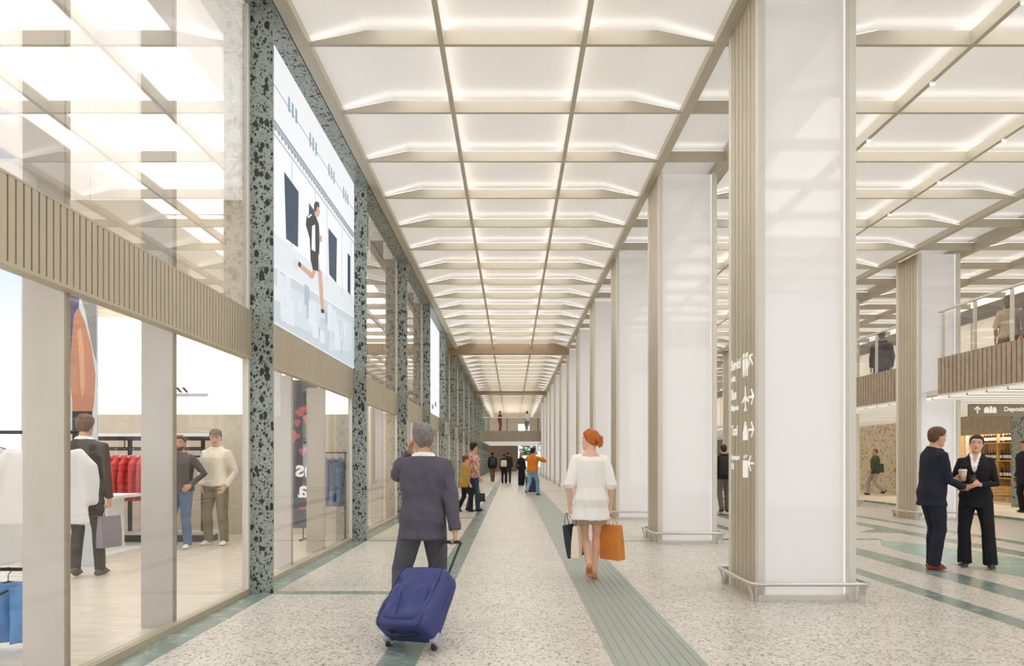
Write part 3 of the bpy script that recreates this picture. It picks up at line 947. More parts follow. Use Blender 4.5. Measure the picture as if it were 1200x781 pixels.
        b.tube([ball + back*.17*s + up*.033*s, ball + back*.11*s + up*.04*s, ball + back*.04*s + up*.032*s, ball + up*.022*s, ball - fy*.075*s + V((0, 0, .015*s))],
               [(.028*s, .03*s), (.03*s, .038*s), (.034*s, .03*s), (.041*s, .02*s), (.034*s, .013*s)], side=sdv, n=12)
    i0 = len(b.v)
    hb = MB(); hb.rings(head_rings(28))
    if vox < .012:
        # nose, brow ridge, lips, ears
        hb.tube([(0, .084, .128), (0, .097, .105), (0, .111, .083), (0, .100, .074)], [(.008, .009), (.0095, .011), (.0125, .0115), (.013, .006)], side=(1, 0, 0), n=10)
        for sd in (1, -1):
            hb.ball((.0085*sd, .098, .079), (.0085, .009, .007))
            hb.tube([(.014*sd, .088, .135), (.035*sd, .084, .139), (.054*sd, .066, .133)], [.006, .0065, .005], n=8)
            hb.tube([(.071*sd, .008, .128), (.080*sd, -.010, .130), (.083*sd, -.020, .112), (.076*sd, -.004, .085)], [.008, .009, .008, .006], n=8)
            hb.ball((.074*sd, -.004, .108), (.008, .014, .024))
        hb.tube([(-.024, .083, .050), (-.009, .0925, .0535), (.009, .0925, .0535), (.024, .083, .050)], [.004, .0055, .0055, .004], n=8)
        hb.tube([(-.020, .083, .047), (0, .0905, .0435), (.020, .083, .047)], [.004, .0062, .004], n=8)
        hb.ball((0, .072, .010), (.022, .018, .015))
    b.v += [tuple(Hd(p)) for p in hb.v]; b.f += [tuple(k + i0 for k in f) for f in hb.f]; b.m += hb.m
    me = remesh(b, vox, 3, name='body')
    sk = skin_mat(skin)
    def fmat(c, nn):
        q = HRi @ (V(c) - hc) / hs
        if q.y > .080 and abs(q.x) < .021 and .0425 < q.z < .0565: return 1
        return 0
    put(me, 'body', [sk, lip_m], root, fmat if face else None)
    # ---------------- hair, eyes, brows
    if hair:
        st, hc_rgb = hair[0], hair[1]
        hm = mat('hair %d %d %d' % hc_rgb, hc_rgb, .55, bump=.6, bscale=110, var=.28, vscale=38, spec=.4)
        hr = MB(); off = hair_off(st)
        hr.rings(head_rings(36, off))
        if st == 'updo':
            random.seed(3)
            for k in range(13):
                a = random.uniform(-1.3, 1.3); z = random.uniform(.055, .15)
                r_ = random.uniform(.020, .030)
                cx = .048 * math.sin(a); cy = -.098 - .035 * math.cos(a)
                hr.tube([(cx + r_*math.cos(t), cy - .006, z + r_*.8*math.sin(t)) for t in (0, 1.2, 2.4, 3.6, 4.8, 5.8)], .014, n=8)
            for k in range(7):
                x = -.05 + k * .0165
                hr.tube([(x, .070 - abs(x) * .5, .198), (x * 1.05, .0, .243), (x * 1.0, -.075, .205), (x * .7, -.115, .14)], .013, n=8)
        if st == 'sleek':
            hr.ball((0, -.125, .10), (.040, .034, .038))
        if st == 'full':
            random.seed(5)
            for k in range(34):
                a = random.uniform(0, 2*PI); el = random.uniform(.25, 1.45)
                hr.ball((.078*math.cos(a)*math.cos(el), -.006 + .092*math.sin(a)*math.cos(el), .148 + .092*math.sin(el)), random.uniform(.016, .026), n=8, k=6)
        if st == 'long':
            hr.tube([(0, -.085, .15), (0, -.105, .06), (0, -.10, -.04), (0, -.09, -.12)], [(.07, .03), (.085, .035), (.085, .03), (.06, .018)], side=(1, 0, 0), n=14)
        hr.v = [tuple(Hd(p)) for p in hr.v]
        hme = remesh(hr, max(.005, vox * .85), 2, fold=.004 if st in ('short', 'bald') else .003, fscale=(40, 40, 22), name='hair')
        put(hme, 'hair', hm, root)
        if face and vox < .012:
            for sd in (1, -1):
                bb = MB().tube([Hd((.014*sd, .0945, .1375)), Hd((.033*sd, .0905, .1435)), Hd((.054*sd, .0725, .137))], [.0028*hs, .0038*hs, .0022*hs], n=6)
                bb.build('eyebrow', hm, root, smooth=True)
    if face and vox < .012:
        for sd in (1, -1):
            e = MB()
            c0 = (.031*sd, .0765, .121)
            e.ball(c0, (.0125, .0105, .0085), 0)
            e.ball((.031*sd, .0835, .121), (.0055, .0042, .0056), 1)
            e.tube([(.018*sd, .0835, .124), (.031*sd, .0875, .1295), (.045*sd, .078, .124)], .0022, n=6, m=1)
            e.v = [tuple(Hd(p)) for p in e.v]
            e.build('eye', [mat('eye white', (232, 226, 220), .3), mat('dark iris', (48, 34, 26), .2)], root, smooth=True)
    if beard:
        bm_ = mat('beard %d %d %d' % beard, beard, .8, bump=.5, bscale=160)
        br_ = MB()
        def boff(z, a):
            fr = math.sin(a)
            return -.012 + .016 * ss(-.01, .006, z) * ss(.095, .06, z + max(0, fr - .6) * .05) * ss(-.1, .25, fr)
        br_.rings(head_rings(32, boff)); br_.v = [tuple(Hd(p)) for p in br_.v]
        put(remesh(br_, max(.005, vox*.8), 2, name='beard'), 'beard', bm_, root)
    # ---------------- clothes
    def arm_pts(nm, frac):
        S, E, W = J['S' + nm], J['E' + nm], J['W' + nm]
        L1, L2 = (E - S).length, (W - E).length
        tot = (L1 + L2) * frac
        if tot <= L1: return [S, S.lerp(E, .5 * tot / L1), S.lerp(E, tot / L1)]
        f = (tot - L1) / L2
        return [S, S.lerp(E, .3), S.lerp(E, .7), E, E.lerp(W, f * .5), E.lerp(W, f)]
    def make_top(t):
        g = MB()
        ex = t.get('ex', .018); hem = t.get('hem', .86); flare = t.get('flare', .0)
        rg = []
        for z, yo, hw, hd in tr:
            if z < hem - .03: continue
            k = t.get('box', 0)
            base_w = hw; base_d = hd
            if k and .86 < z < 1.3:
                base_w = hw * (1 - k) + max(hw, tr[4][2] * .98) * k; base_d = hd * (1 - k) + max(hd, tr[4][3] * .97) * k
            if z <= 1.475: rg.append((z, yo, base_w + ex, base_d + ex))
        z0, yo, hw, hd = tr[0] if hem < .86 else tr[1]
        hw, hd = rg[0][2] if hem >= .86 else tr[0][2] + ex + .004, rg[0][3] if hem >= .86 else tr[0][3] + ex + .004
        if hem < rg[0][0]: rg = [(hem, yo, hw + flare, hd + flare)] + rg
        if not t.get('scoop'): rg.append((1.50, -.014, .072 * w + ex * .3, .066 * w + ex * .3))
        else: rg = [r for r in rg if r[0] < 1.43] + [(1.437, -.010, .135, .080)]
        torso(g, rg, p=.82 if not female else .88)
        sf = t.get('sleeve', .98); sr = t.get('srad', (.068, .060, .052, .048, .043, .040))
        pad = t.get('pad', 0)
        for nm, sd in (('R', 1), ('L', -1)):
            pts = arm_pts(nm, sf)
            if len(sr) == 2: sr_ = [sr[0] + (t.get('cuff', sr[1]) - sr[0]) * q / (len(pts) - 1) for q in range(len(pts))]
            else: sr_ = list(sr)[:len(pts)]
            rr = [x * s * (fm * .98 + .02) for x in sr_]
            inner = T((sw * sd * .55, -.01, 1.408))
            g.tube([inner] + pts, [rr[0] * .95] + rr, n=16, round_cap=False)
            if pad: g.ball(J['S' + nm] + TR @ V((-.012*sd, 0, .008)) * s, (.062*s*w, .060*s, .048*s))
        if t.get('collar'):
            g.tube([T((.07*math.cos(a)*w, -.014 + .072*math.sin(a)*w, 1.495 + .012 * -math.sin(a))) for a in [R(x) for x in range(100, 441, 20)]], (.013*s, .02*s)[0], n=8)
        if t.get('hood'):
            g.tube([T((.10*math.cos(a), -.05 + .085*math.sin(a), 1.49 - .01 * -math.sin(a))) for a in [R(x) for x in range(150, 391, 20)]], .034*s, n=8)
        me = remesh(g, cvox, 3, fold=t.get('fold', .005) * s, seed=seed, name=t['name'], fscale=t.get('fscale', (7, 7, 4)))
        # local coordinates of the upright torso for material splits
        TRi = TR.inverted()
        vz = t.get('vneck'); mats = [t['mat']]
        fmt = None
        if vz:
            mats = [t['mat'], t['vmat']] + ([t['tie']] if t.get('tie') else [])
            def fmt(c, nn):
                q = TRi @ ((V(c) - pel) / s - V((0, 0, PZ))); z = q.z + PZ
                if q.y > .02 and z > vz:
                    wv = (z - vz) / (1.49 - vz) * .062
                    if abs(q.x) < wv:
                        return 2 if t.get('tie') and (abs(q.x) < .028 * (z - 1.36) / .1 and z > 1.38) else 1
                if z > 1.487 and q.x * q.x + (q.y + .014) ** 2 < .011 and t.get('shirtcollar'): return 1
                return 0
        if t.get('stripe'):
            mats.append(t['stripe'])
            def fmt(c, nn):
                q = TRi @ ((V(c) - pel) / s - V((0, 0, PZ)))
                return 1 if noise.noise(V((q.x * 16, q.y * 16, q.z * 16))) > .05 else 0
        return put(me, t['name'], mats, root, fmt, t.get('label'))
    parts = {}
    if top: parts['top'] = make_top(top)
    if bottom:
        g = MB()
        kind = bottom.get('kind', 'trousers'); hemz = bottom.get('hem', .06)
        ex = bottom.get('ex', .012)
        torso(g, [(z, yo, hw + ex, hd + ex) for z, yo, hw, hd in tr if z <= 1.0] + [(1.03, -.006, (tr[1][2] + tr[2][2]) / 2 + ex * .8, (tr[1][3] + tr[2][3]) / 2 + ex * .8)])
        rad = bottom.get('rad', (.100, .096, .078, .070, .068, .066, .064))
        for nm, sd in (('R', 1), ('L', -1)):
            H_, K, A = J['H' + nm], J['K' + nm], J['A' + nm]
            fw = J['foot' + nm][3]
            if kind == 'trousers':
                ext = A + (A - K).normalized() * .028 * s
                g.tube([H_, H_.lerp(K, .3), H_.lerp(K, .75), K, K.lerp(A, .33) - fw*.008*s, K.lerp(A, .7), ext], [r * s * w for r in rad], n=18, round_cap=False)
            else:
                f = bottom.get('len', .4)
                g.tube([H_ + V((0, 0, .02)), H_.lerp(K, f * .5), H_.lerp(K, f)], [.100*s, (.102 + bottom.get('flare', .01))*s, (.100 + bottom.get('flare', .01) * 1.5)*s], n=18, round_cap=False)
        if kind == 'skirt':
            pass
        me = remesh(g, cvox, 3, fold=bottom.get('fold', .004) * s, seed=seed + 3, name=bottom['name'])
        parts['bottom'] = put(me, bottom['name'], bottom['mat'], root, None, bottom.get('label'))
    if shoes:
        for nm, sd in (('R', 1), ('L', -1)):
            ball, back, up, fy = J['foot' + nm]
            sdv = up.cross(back).normalized()
            g = MB()
            hi = shoes.get('high', 0)
            g.tube([ball + back*.175*s + up*.034*s, ball + back*.11*s + up*.045*s, ball + back*.04*s + up*.040*s, ball + up*.029*s, ball - fy*.085*s + V((0, 0, .022*s))],
                   [(.033*s, .036*s), (.037*s, .048*s), (.041*s, .040*s), (.047*s, .029*s), (.036*s, .02*s)], side=sdv, n=14)
            if hi:
                A = J['A' + nm]; K = J['K' + nm]
                g.tube([ball + back*.12*s + up*.05*s, A, A.lerp(K, hi)], [(.042*s, .045*s), (.044*s, .048*s), (.048*s, .05*s)], n=12, round_cap=False)
            me = remesh(g, min(cvox, .008), 2, name='shoe')
            sole = shoes.get('sole')
            so_f = None
            mats = [shoes['mat']]
            if sole:
                mats.append(sole)
                bl, up_ = V(ball), V(up)
                def so_f(c, nn, bl=bl, up_=up_): return 1 if (V(c) - bl).dot(up_) < .014 * s else 0
            put(me, 'shoe', mats, root, so_f, shoes.get('label'))
    MW = Matrix.Translation(V(loc)) @ Matrix.Rotation(yaw, 4, 'Z')
    J['world'] = MW
    J['T'] = T; J['Hd'] = Hd; J['root'] = root; J['s'] = s; J['TR'] = TR; J['parts'] = parts
    return J

def wpos(J, k): return J['world'] @ J[k]
# ------------------------------------------------------------------ lit screens in the shop fronts
def flat(name, rgb, e=.92):
    m = mat('screen ' + name, rgb, .4, emit=e)
    m.node_tree.nodes['Principled BSDF'].inputs['Base Color'].default_value = (.02, .02, .02, 1)
    m.node_tree.nodes['Principled BSDF'].inputs['Specular IOR Level'].default_value = .08
    return m
SXP = -2.60
def onscreen(px, py):
    Y = -SXP * FPX / (600 - px)
    return (Y, EYE + (538.5 - py) / FPX * Y)
scr = empty('advertising_screen', (0, 0, 0), label='large lit advertising screen above the shop front showing a runner before a white palace', cat='screen')
MB().box(-2.655, SXP, 7.26, 11.80, 2.845, 5.885).build('screen_panel', flat('white', (250, 252, 254)), scr)
def art(name, layer, polys, m, px=True, off=(0, 0), k=1):
    for p in polys:
        q = [onscreen(off[0] + a / k, off[1] + c / k) for a, c in p] if px else p
        MB().prism(q, 'x', SXP - .0005, SXP + .001 * layer).build(name, m, scr)
o8 = dict(off=(318, 180), k=3.0)
grey1 = flat('pale blue street', (206, 217, 224)); grey2 = flat('light wall', (232, 238, 242)); dk = flat('deep blue window', (34, 62, 88)); sh = flat('shadow line', (150, 166, 178))
art('street', 1, [[(7.27, 2.85), (11.79, 2.85), (11.79, 3.68), (7.27, 3.42)]], grey1, px=False)
art('street', 2, [[(8.2, 2.95), (9.6, 3.0), (9.8, 3.45), (8.0, 3.35)], [(10.2, 2.9), (11.6, 3.1), (11.6, 3.55), (10.3, 3.5)]], flat('wet street', (220, 230, 236)), px=False)
random.seed(21)
art('street_reflection', 3, [[(y, z), (y + w_, z + .02), (y + w_ * .9, z + h_), (y + .01, z + h_)] for y, z, w_, h_ in [(random.uniform(7.3, 11.4), random.uniform(2.9, 3.3), random.uniform(.05, .3), random.uniform(.12, .4)) for _ in range(22)]], flat('street shine', (232, 239, 243)), px=False)
art('street_reflection', 2, [[(y, z), (y + w_, z + .02), (y + w_ * .9, z + h_), (y + .01, z + h_)] for y, z, w_, h_ in [(random.uniform(7.3, 11.4), random.uniform(2.9, 3.3), random.uniform(.05, .25), random.uniform(.12, .35)) for _ in range(14)]], flat('street dark', (182, 196, 206)), px=False)
art('palace_wall', 1, [[(7.27, 3.44), (11.79, 3.70), (11.79, 4.02), (7.27, 3.80)]], grey2, px=False)
b_ = [[(7.27, 5.03), (11.79, 5.03), (11.79, 5.07), (7.27, 5.07)], [(7.27, 5.44), (11.79, 5.44), (11.79, 5.452), (7.27, 5.452)], [(7.27, 4.90), (11.79, 4.90), (11.79, 4.915), (7.27, 4.915)]]
b_.append([(7.27, 4.96)] + [(7.27 + i*.0595, 4.945 + .055*(i % 2)) for i in range(1, 76)] + [(11.79, 5.0), (11.79, 5.02), (7.27, 5.02)])
art('cornice', 2, b_, sh, px=False)
b_ = []
for Yc in (7.6, 8.45, 9.45, 10.05, 10.95, 11.55):
    b_.append([(Yc, 3.85), (Yc + .03, 3.85), (Yc + .03, 4.88), (Yc, 4.88)])
art('pilaster', 2, b_, flat('pilaster', (206, 216, 224)), px=False)
art('palace_window', 3, [[(45, 65), (95, 135), (93, 330), (52, 300)], [(132, 175), (152, 203), (152, 250), (132, 235)], [(200, 262), (230, 300), (228, 455), (203, 425)], [(268, 350), (277, 362), (277, 498), (268, 485)]], dk, **o8)
b_ = []
for gx, gy in ((343, 128), (367, 168), (388.5, 202.6), (405, 229)):
    Yc, Zc = onscreen(gx, gy)
    for d in (-.14, 0, .14):
        b_.append([(Yc + d - .035, Zc - .10), (Yc + d + .035, Zc - .10), (Yc + d + .035, Zc + .07), (Yc + d - .035, Zc + .07)])
art('palace_window', 2, b_, flat('small window', (150, 176, 194)), px=False)
skin_s = flat('skin', (216, 172, 148)); navy_s = flat('running kit', (26, 32, 46)); white_s = flat('kit white', (250, 250, 250)); lightsh = flat('shoe', (222, 228, 232))
art('runner_legs', 4, [[(163, 410), (176, 414), (181, 480), (184, 552), (175, 550), (168, 480)], [(148, 400), (160, 408), (146, 440), (135, 438)], [(148, 424), (140, 440), (95, 398), (99, 384)]], skin_s, **o8)
art('runner_kit', 5, [[(124, 222), (140, 208), (156, 222), (166, 250), (169, 300), (167, 352), (170, 415), (146, 410), (138, 376), (135, 300), (121, 250)], [(93, 378), (104, 387), (101, 402), (92, 393)], [(174, 546), (185, 550), (185, 562), (174, 560)]], navy_s, **o8)
art('kit_stripe', 6, [[(142, 255), (152, 250), (153, 345), (140, 338)], [(126, 222), (140, 212), (141, 217), (128, 228)], [(164, 355), (167, 356), (168, 412), (165, 411)]], white_s, **o8)
art('runner_shoe', 5, [[(172, 560), (187, 566), (188, 582), (170, 574)], [(78, 366), (94, 378), (91, 412), (77, 400)]], lightsh, **o8)
art('runner_head', 5, [[(160 + 9*math.cos(2*PI*i/14), 205 + 19*math.sin(2*PI*i/14)) for i in range(14)], [(166, 285), (176, 290), (177, 312), (167, 308)]], skin_s, **o8)
art('runner_hair', 6, [[(150, 200), (150, 178), (156, 168), (166, 172), (168, 190), (160, 186), (155, 205)]], flat('hair', (60, 48, 42)), **o8)

scr2 = empty('advertising_screen', (0, 0, 0), label='narrow white lit advertising screen farther along the shop fronts, above the fourth bay', cat='screen')
MB().box(-2.655, -2.60, 21.62, 25.64, 2.845, 5.885).build('screen_panel', MATS['screen white'], scr2)
m_ = MB()
for yy, zz in ((22.4, 3.1), (23.3, 3.0), (24.2, 3.15)): MB().box(-2.601, -2.599, yy, yy + .35, zz, zz + .14).build('dark_mark', dk, scr2)

# ------------------------------------------------------------------ clothes shop behind the nearest shop front
# lit picture wall with a pale piazza and a sneaker
lb = empty('light_box', (0, 12.78, 0), label='glowing white light box picture along the back wall of the clothes shop', cat='light box')
MB().box(-8.4, -2.75, -.06, 0, 2.15, 3.86).build('lit_panel', mat('light box face', (255, 253, 246), .6, emit=.95), lb)
pale = mat('light box print', (238, 228, 205), .6, emit=.8)
m_ = MB()
random.seed(11)
for i in range(10):
    x = -7.9 + i * .5
    for z in (2.62, 3.02, 3.38):
        if random.random() < .75: MB().box(x, x + .1, -.063, -.06, z, z + .16).build('printed_window', pale, lb)
m_ = MB()
m_.prism([(-6.05, 2.55), (-5.95, 2.63), (-5.75, 2.62), (-5.5, 2.72), (-5.42, 2.72), (-5.40, 2.52), (-6.05, 2.52)], 'y', -.066, -.06, 0)
m_.prism([(-6.05, 2.46), (-5.40, 2.46), (-5.38, 2.52), (-6.05, 2.52)], 'y', -.067, -.06, 1)
for i in range(3):
    a = -6.0 + i * .11
    m_.prism([(a, 2.53), (a + .05, 2.53), (a - .03, 2.63), (a - .08, 2.62)], 'y', -.069, -.06, 2)
m_.build('printed_sneaker', [mat('print white', (248, 248, 246), .6, emit=.8), mat('print grey', (150, 150, 148), .6, emit=.6), mat('print black', (50, 50, 52), .6)], lb)
# hanging athlete poster
po = empty('poster', (-6.13, 8.95, 0), label='tall hanging poster of a runner\'s bare leg behind the man in the suit', cat='poster')
MB().box(0, .95, 0, .02, .006, 3.62).build('poster_sheet', mat('poster grey blue', (206, 210, 212), .6), po)
def sheet(name, poly, layer, m): MB().prism(poly, 'y', -.001 * layer, 0).build(name, m, po)
sheet('printed_shadow', [(.66, 3.61), (.945, 3.61), (.945, 2.55), (.90, 2.7), (.80, 3.2)], 1, mat('poster grey', (140, 138, 136), .6))
sheet('printed_shorts', [(.40, 3.61), (.74, 3.61), (.72, 3.2), (.70, 2.85), (.62, 2.5), (.53, 2.3), (.42, 2.6)], 2, mat('poster blue', (82, 80, 118), .6))
sheet('printed_leg', [(.66, 3.15), (.72, 3.25), (.80, 3.05), (.88, 2.75), (.93, 2.4), (.91, 2.05), (.89, 1.94), (.64, 1.94), (.64, 2.1), (.60, 2.4), (.63, 2.75)], 3, mat('poster skin', (190, 132, 100), .6))
sheet('printed_highlight', [(.70, 2.95), (.75, 3.0), (.79, 2.7), (.80, 2.3), (.77, 2.1), (.74, 2.3), (.73, 2.6)], 4, mat('poster light skin', (212, 160, 130), .6))
sheet('printed_sock', [(.64, 1.95), (.89, 1.95), (.88, 1.80), (.86, 1.5), (.64, 1.5)], 4, mat('poster black', (46, 44, 48), .6))
for x in (.08, .86): MB().tube([(x, .01, 3.62), (x, .01, 5.975)], .004, n=6).build('cable', steel, po)

# white display counter
ct = empty('display_counter', (-6.3, 9.15, 0), label='white display counter with overhanging top in the clothes shop', cat='counter')
MB().box(-.3, .80, 0, 1.5, .80, .845).build('counter_top', white_paint, ct, bevel=.004)
MB().box(-.2, .66, .06, 1.28, .06, .80).build('counter_body', white_paint, ct)
MB().box(-.3, .84, 0, 1.5, .006, .06).build('base', white_paint, ct, bevel=.004)

def hanger(mb, w=.2, dz=.06):
    mb.tube([(-w, 0, -dz), (-w * .5, 0, -dz * .35), (0, 0, 0), (w * .5, 0, -dz * .35), (w, 0, -dz)], .009, n=6)
    mb.tube([(0, 0, 0), (0, 0, .05), (.016, 0, .068), (.022, 0, .09), (.0, 0, .103), (-.016, 0, .092)], .0035, n=6)
def garment(name, m, L=.62, w=.22, sleeve=.55, puff=0, hm=None, ripple=.012, bell=0):
    """a garment on its hanger, hanging in the xz plane, hook at the origin"""
    g = MB()
    n = 28; rs = []
    for k, (f, ww, d) in enumerate(((0, .07, .03), (.05, .15, .045), (.10, w, .05), (.22, w * .98, .055), (.5, w * .95 + bell * .4, .05), (.8, w * .98 + bell, .048), (1, w * 1.02 + bell * 1.2, .045))):
        z = -.11 - L * f
        r = []
        for j in range(n):
            a = 2*PI*j/n
            rp_ = ripple * f * math.sin(5 * a + f * 3)
            r.append((math.cos(a) * (ww + rp_), math.sin(a) * (d + rp_), z))
        rs.append(r)
    g.rings(rs)
    for sd in (1, -1):
        if sleeve: g.tube([(sd * w * .8, 0, -.17), (sd * (w + .03), .005, -.26), (sd * (w + .045), .01, -.17 - sleeve * .6), (sd * (w + .04), .012, -.17 - sleeve)], [(.055, .04), (.058, .042), (.05, .04), (.045, .04)], n=12)
    me = remesh(g, .012, 2, fold=.006, fscale=(14, 14, 5), name=name)
    if puff:
        ns = [v.normal.copy() for v in me.vertices]
        for v, nn in zip(me.vertices, ns):
            v.co += nn * (abs(math.sin(v.co.z * 34)) - .5) * puff
    root = empty(name)
    put(me, name + '_body', m, root)
    h = MB(); hanger(h); h.v = [(x, y, z - .103) for x, y, z in h.v]
    h.build('hanger', hm or dark_metal, root, smooth=True)
    return root
def hang(proto, spots, label, group, cat, used=[]):
    for i, (p, rz) in enumerate(spots):
        o = proto if proto not in used else copy_tree(proto)
        if o is proto: used.append(proto)
        o.location = p; o.rotation_euler = (0, 0, rz)
        tag(o, label if isinstance(label, str) else label[i], cat, group)

# foreground rail of white tops
def rail(name, label, x0, x1, y, z, m, legs=True, foot=.18, zf=.006, legx=None, hung=False):
    t = empty(name, (x0, y, 0), label=label, cat='clothes rail')
    MB().tube([(0, 0, z), (x1 - x0, 0, z)], .013, n=10).build('top_bar', m, t, smooth=True)
    if legs:
        for x in legx or (.02, x1 - x0 - .02):
            if hung:
                MB().tube([(x, 0, z), (x, 0, 5.975)], .005, n=6).build('suspension_rod', steel, t, smooth=True)
            else:
                MB().tube([(x, 0, z), (x, 0, zf + .02)], .012, n=8).build('upright', m, t, smooth=True)
                MB().box(x - .02, x + .02, -foot, foot, zf, zf + .02).build('foot', m, t)
    return t
rail('clothes_rail', 'dark clothes rail holding white tops just behind the nearest shop window', -4.35, -2.90, 4.78, 1.53, dark_metal, legx=(.02, 1.22), hung=True)
wt = garment('white_shirt', mat('white knit', (246, 245, 243), .9, bump=.2), L=.80, w=.215, sleeve=.45, bell=.02)
hang(wt, [((-4.24 + .126 * i, 4.78, 1.545), R(76 + (i * 37) % 5)) for i in range(7)], 'white top on a dark hanger in the row behind the nearest shop window', 'white tops on the near rail', 'shirt')
wt2 = garment('white_blouse', mat('white knit', (246, 245, 243), .9), L=.52, w=.25, sleeve=.30, bell=.03)
hang(wt2, [((-3.12, 4.78, 1.545), R(6))], 'loose white top with wide sleeves at the right end of the near rail', None, 'shirt')
bj = garment('blue_trousers', mat('blue denim', (104, 158, 216), .9, bump=.3, var=.18, vscale=9), L=.40, w=.13, sleeve=0, ripple=.006)
hang(bj, [((-4.1 + .15 * i, 4.98, .60), R(62)) for i in range(6)], 'folded blue trousers hanging below the white tops', 'blue trousers on the low rail', 'trousers')
rail('low_rail', 'low dark rail holding blue trousers under the white tops', -4.35, -3.2, 4.98, .585, dark_metal, foot=.1)

# tall black shelf unit with red jackets
sh_ = empty('shelf_unit', (-7.4, 11.6, 0), label='long black shelving unit with white top and rails of red jackets', cat='shelving unit')
MB().box(0, 2.55, .02, .40, 1.72, 1.77).build('shelf_top', white_paint, sh_)
MB().box(0, 2.55, .02, .39, 1.66, 1.72).build('rail_frame', dark_metal, sh_)
for x in (.2, 1.1, 2.3):
    MB().box(x, x + .05, .15, .2, .006, 1.66).build('upright', dark_metal, sh_)
for z in (1.22, 1.38, 1.52): MB().box(.2, 2.3, .16, .18, z, z + .03).build('cross_bar', dark_metal, sh_)
MB().box(0, 2.55, .02, .40, .12, .17).build('base_shelf', mat('grey base shelf', (210, 206, 200), .5), sh_)
MB().box(.05, 2.5, .05, .36, .006, .12).build('plinth', dark_metal, sh_)
hb_ = empty('clothes_rail', (-7.4, 11.38, 0), label='dark bar carrying red jackets in front of the long black shelving unit', cat='clothes rail')
MB().tube([(.05, 0, 1.50), (2.5, 0, 1.50)], .013, n=8).build('top_bar', dark_metal, hb_)
for x in (.06, 1.25, 2.49): MB().tube([(x, 0, 1.50), (x, 0, 1.69), (x, .25, 1.69)], .010, n=6).build('bracket', dark_metal, hb_)
rj = garment('red_jacket', mat('red quilted nylon', (206, 52, 50), .45, var=.15, vscale=12), L=.72, w=.2, sleeve=.55, puff=.009, hm=white_paint)
hang(rj, [((-7.25 + i * .138, 11.38, 1.52), R(74 + (i * 53) % 7)) for i in range(12)], 'red quilted jacket on a white hanger in the row under the black shelf', 'red jackets on the shop rail', 'jacket')
gj = garment('pale_jacket', mat('pale blue grey cloth', (188, 196, 208), .8), L=.72, w=.2, sleeve=.5, hm=white_paint)
hang(gj, [((-5.56, 11.38, 1.52), R(75)), ((-5.41, 11.38, 1.52), R(77)), ((-5.26, 11.38, 1.52), R(74))], 'pale blue grey jacket at the right end of the red jackets', 'pale jackets on the shop rail', 'jacket')

# second bay: dark blue poster and jeans rail, tall white panel
pb = empty('poster', (-3.45, 10.42, 0), label='dark blue poster panel with pink flowers and reversed white letters in the second shop front', cat='poster')
MB().box(0, .62, 0, .05, .35, 2.5).build('panel_sheet', mat('night blue print', (30, 52, 78), .5, var=.25, vscale=3), pb)
m_ = MB(); random.seed(4)
for i in range(16):
    cx = random.choice((.12, .2, .42, .5, .36)) + random.uniform(-.06, .06); z_ = random.uniform(1.45, 2.4); r_ = random.uniform(.03, .075)
    m_.prism([(cx + r_*(1 + .35*math.sin(3*t))*math.cos(t), z_ + r_*1.1*(1 + .3*math.cos(2*t + i))*math.sin(t)) for t in [2*PI*k/16 for k in range(16)]], 'y', -.002 - i*.0001, 0)
m_.build('printed_flower', mat('pink print', (196, 88, 104), .6), pb)
MIR = lambda x, z: Matrix.Translation((x, 0, z)) @ Matrix(((-1, 0, 0, 0), (0, 0, -1, -.003), (0, 1, 0, 0), (0, 0, 0, 1)))
text_mesh('ns', .34, sign_white, parent=pb, M=MIR(.60, 1.10))
text_mesh('ta', .34, sign_white, parent=pb, M=MIR(.60, .80))
m_ = MB().box(.36, .58, -.003, 0, .62, .655)
m_.build('red_line', mat('red print', (206, 50, 60), .6), pb)
MB().box(.47, .62, -.02, 0, 1.52, 1.85).build('black_label', dark_metal, pb)
tag(MB().box(-2.93, -2.70, 8.36, 8.40, 1.85, 2.9).build('hanging_board', mat('pale panel', (216, 212, 207), .6)), 'pale rectangular panel hanging behind glass just past the nearest stone pillar', 'panel')
rail('clothes_rail', 'dark clothes rail with hanging jeans at the far end of the second shop front', -3.5, -2.76, 11.95, 1.46, dark_metal)
je = garment('hanging_jeans', mat('jean blue', (104, 134, 172), .9, bump=.3, var=.15, vscale=10), L=.80, w=.12, sleeve=0, ripple=.008)
hang(je, [((-2.86 - .118 * i, 11.95, 1.475), R(84)) for i in range(4)], 'blue jeans hanging on the rail in the second shop front', 'jeans on the second shop rail', 'jeans')
wj = garment('pale_trousers', mat('white knit', (246, 245, 243), .9), L=.72, w=.12, sleeve=0, ripple=.008)
hang(wj, [((-3.33 - .118 * i, 11.95, 1.475), R(84)) for i in range(2)], 'pale trousers hanging beside the blue jeans', 'pale trousers on the second shop rail', 'trousers')

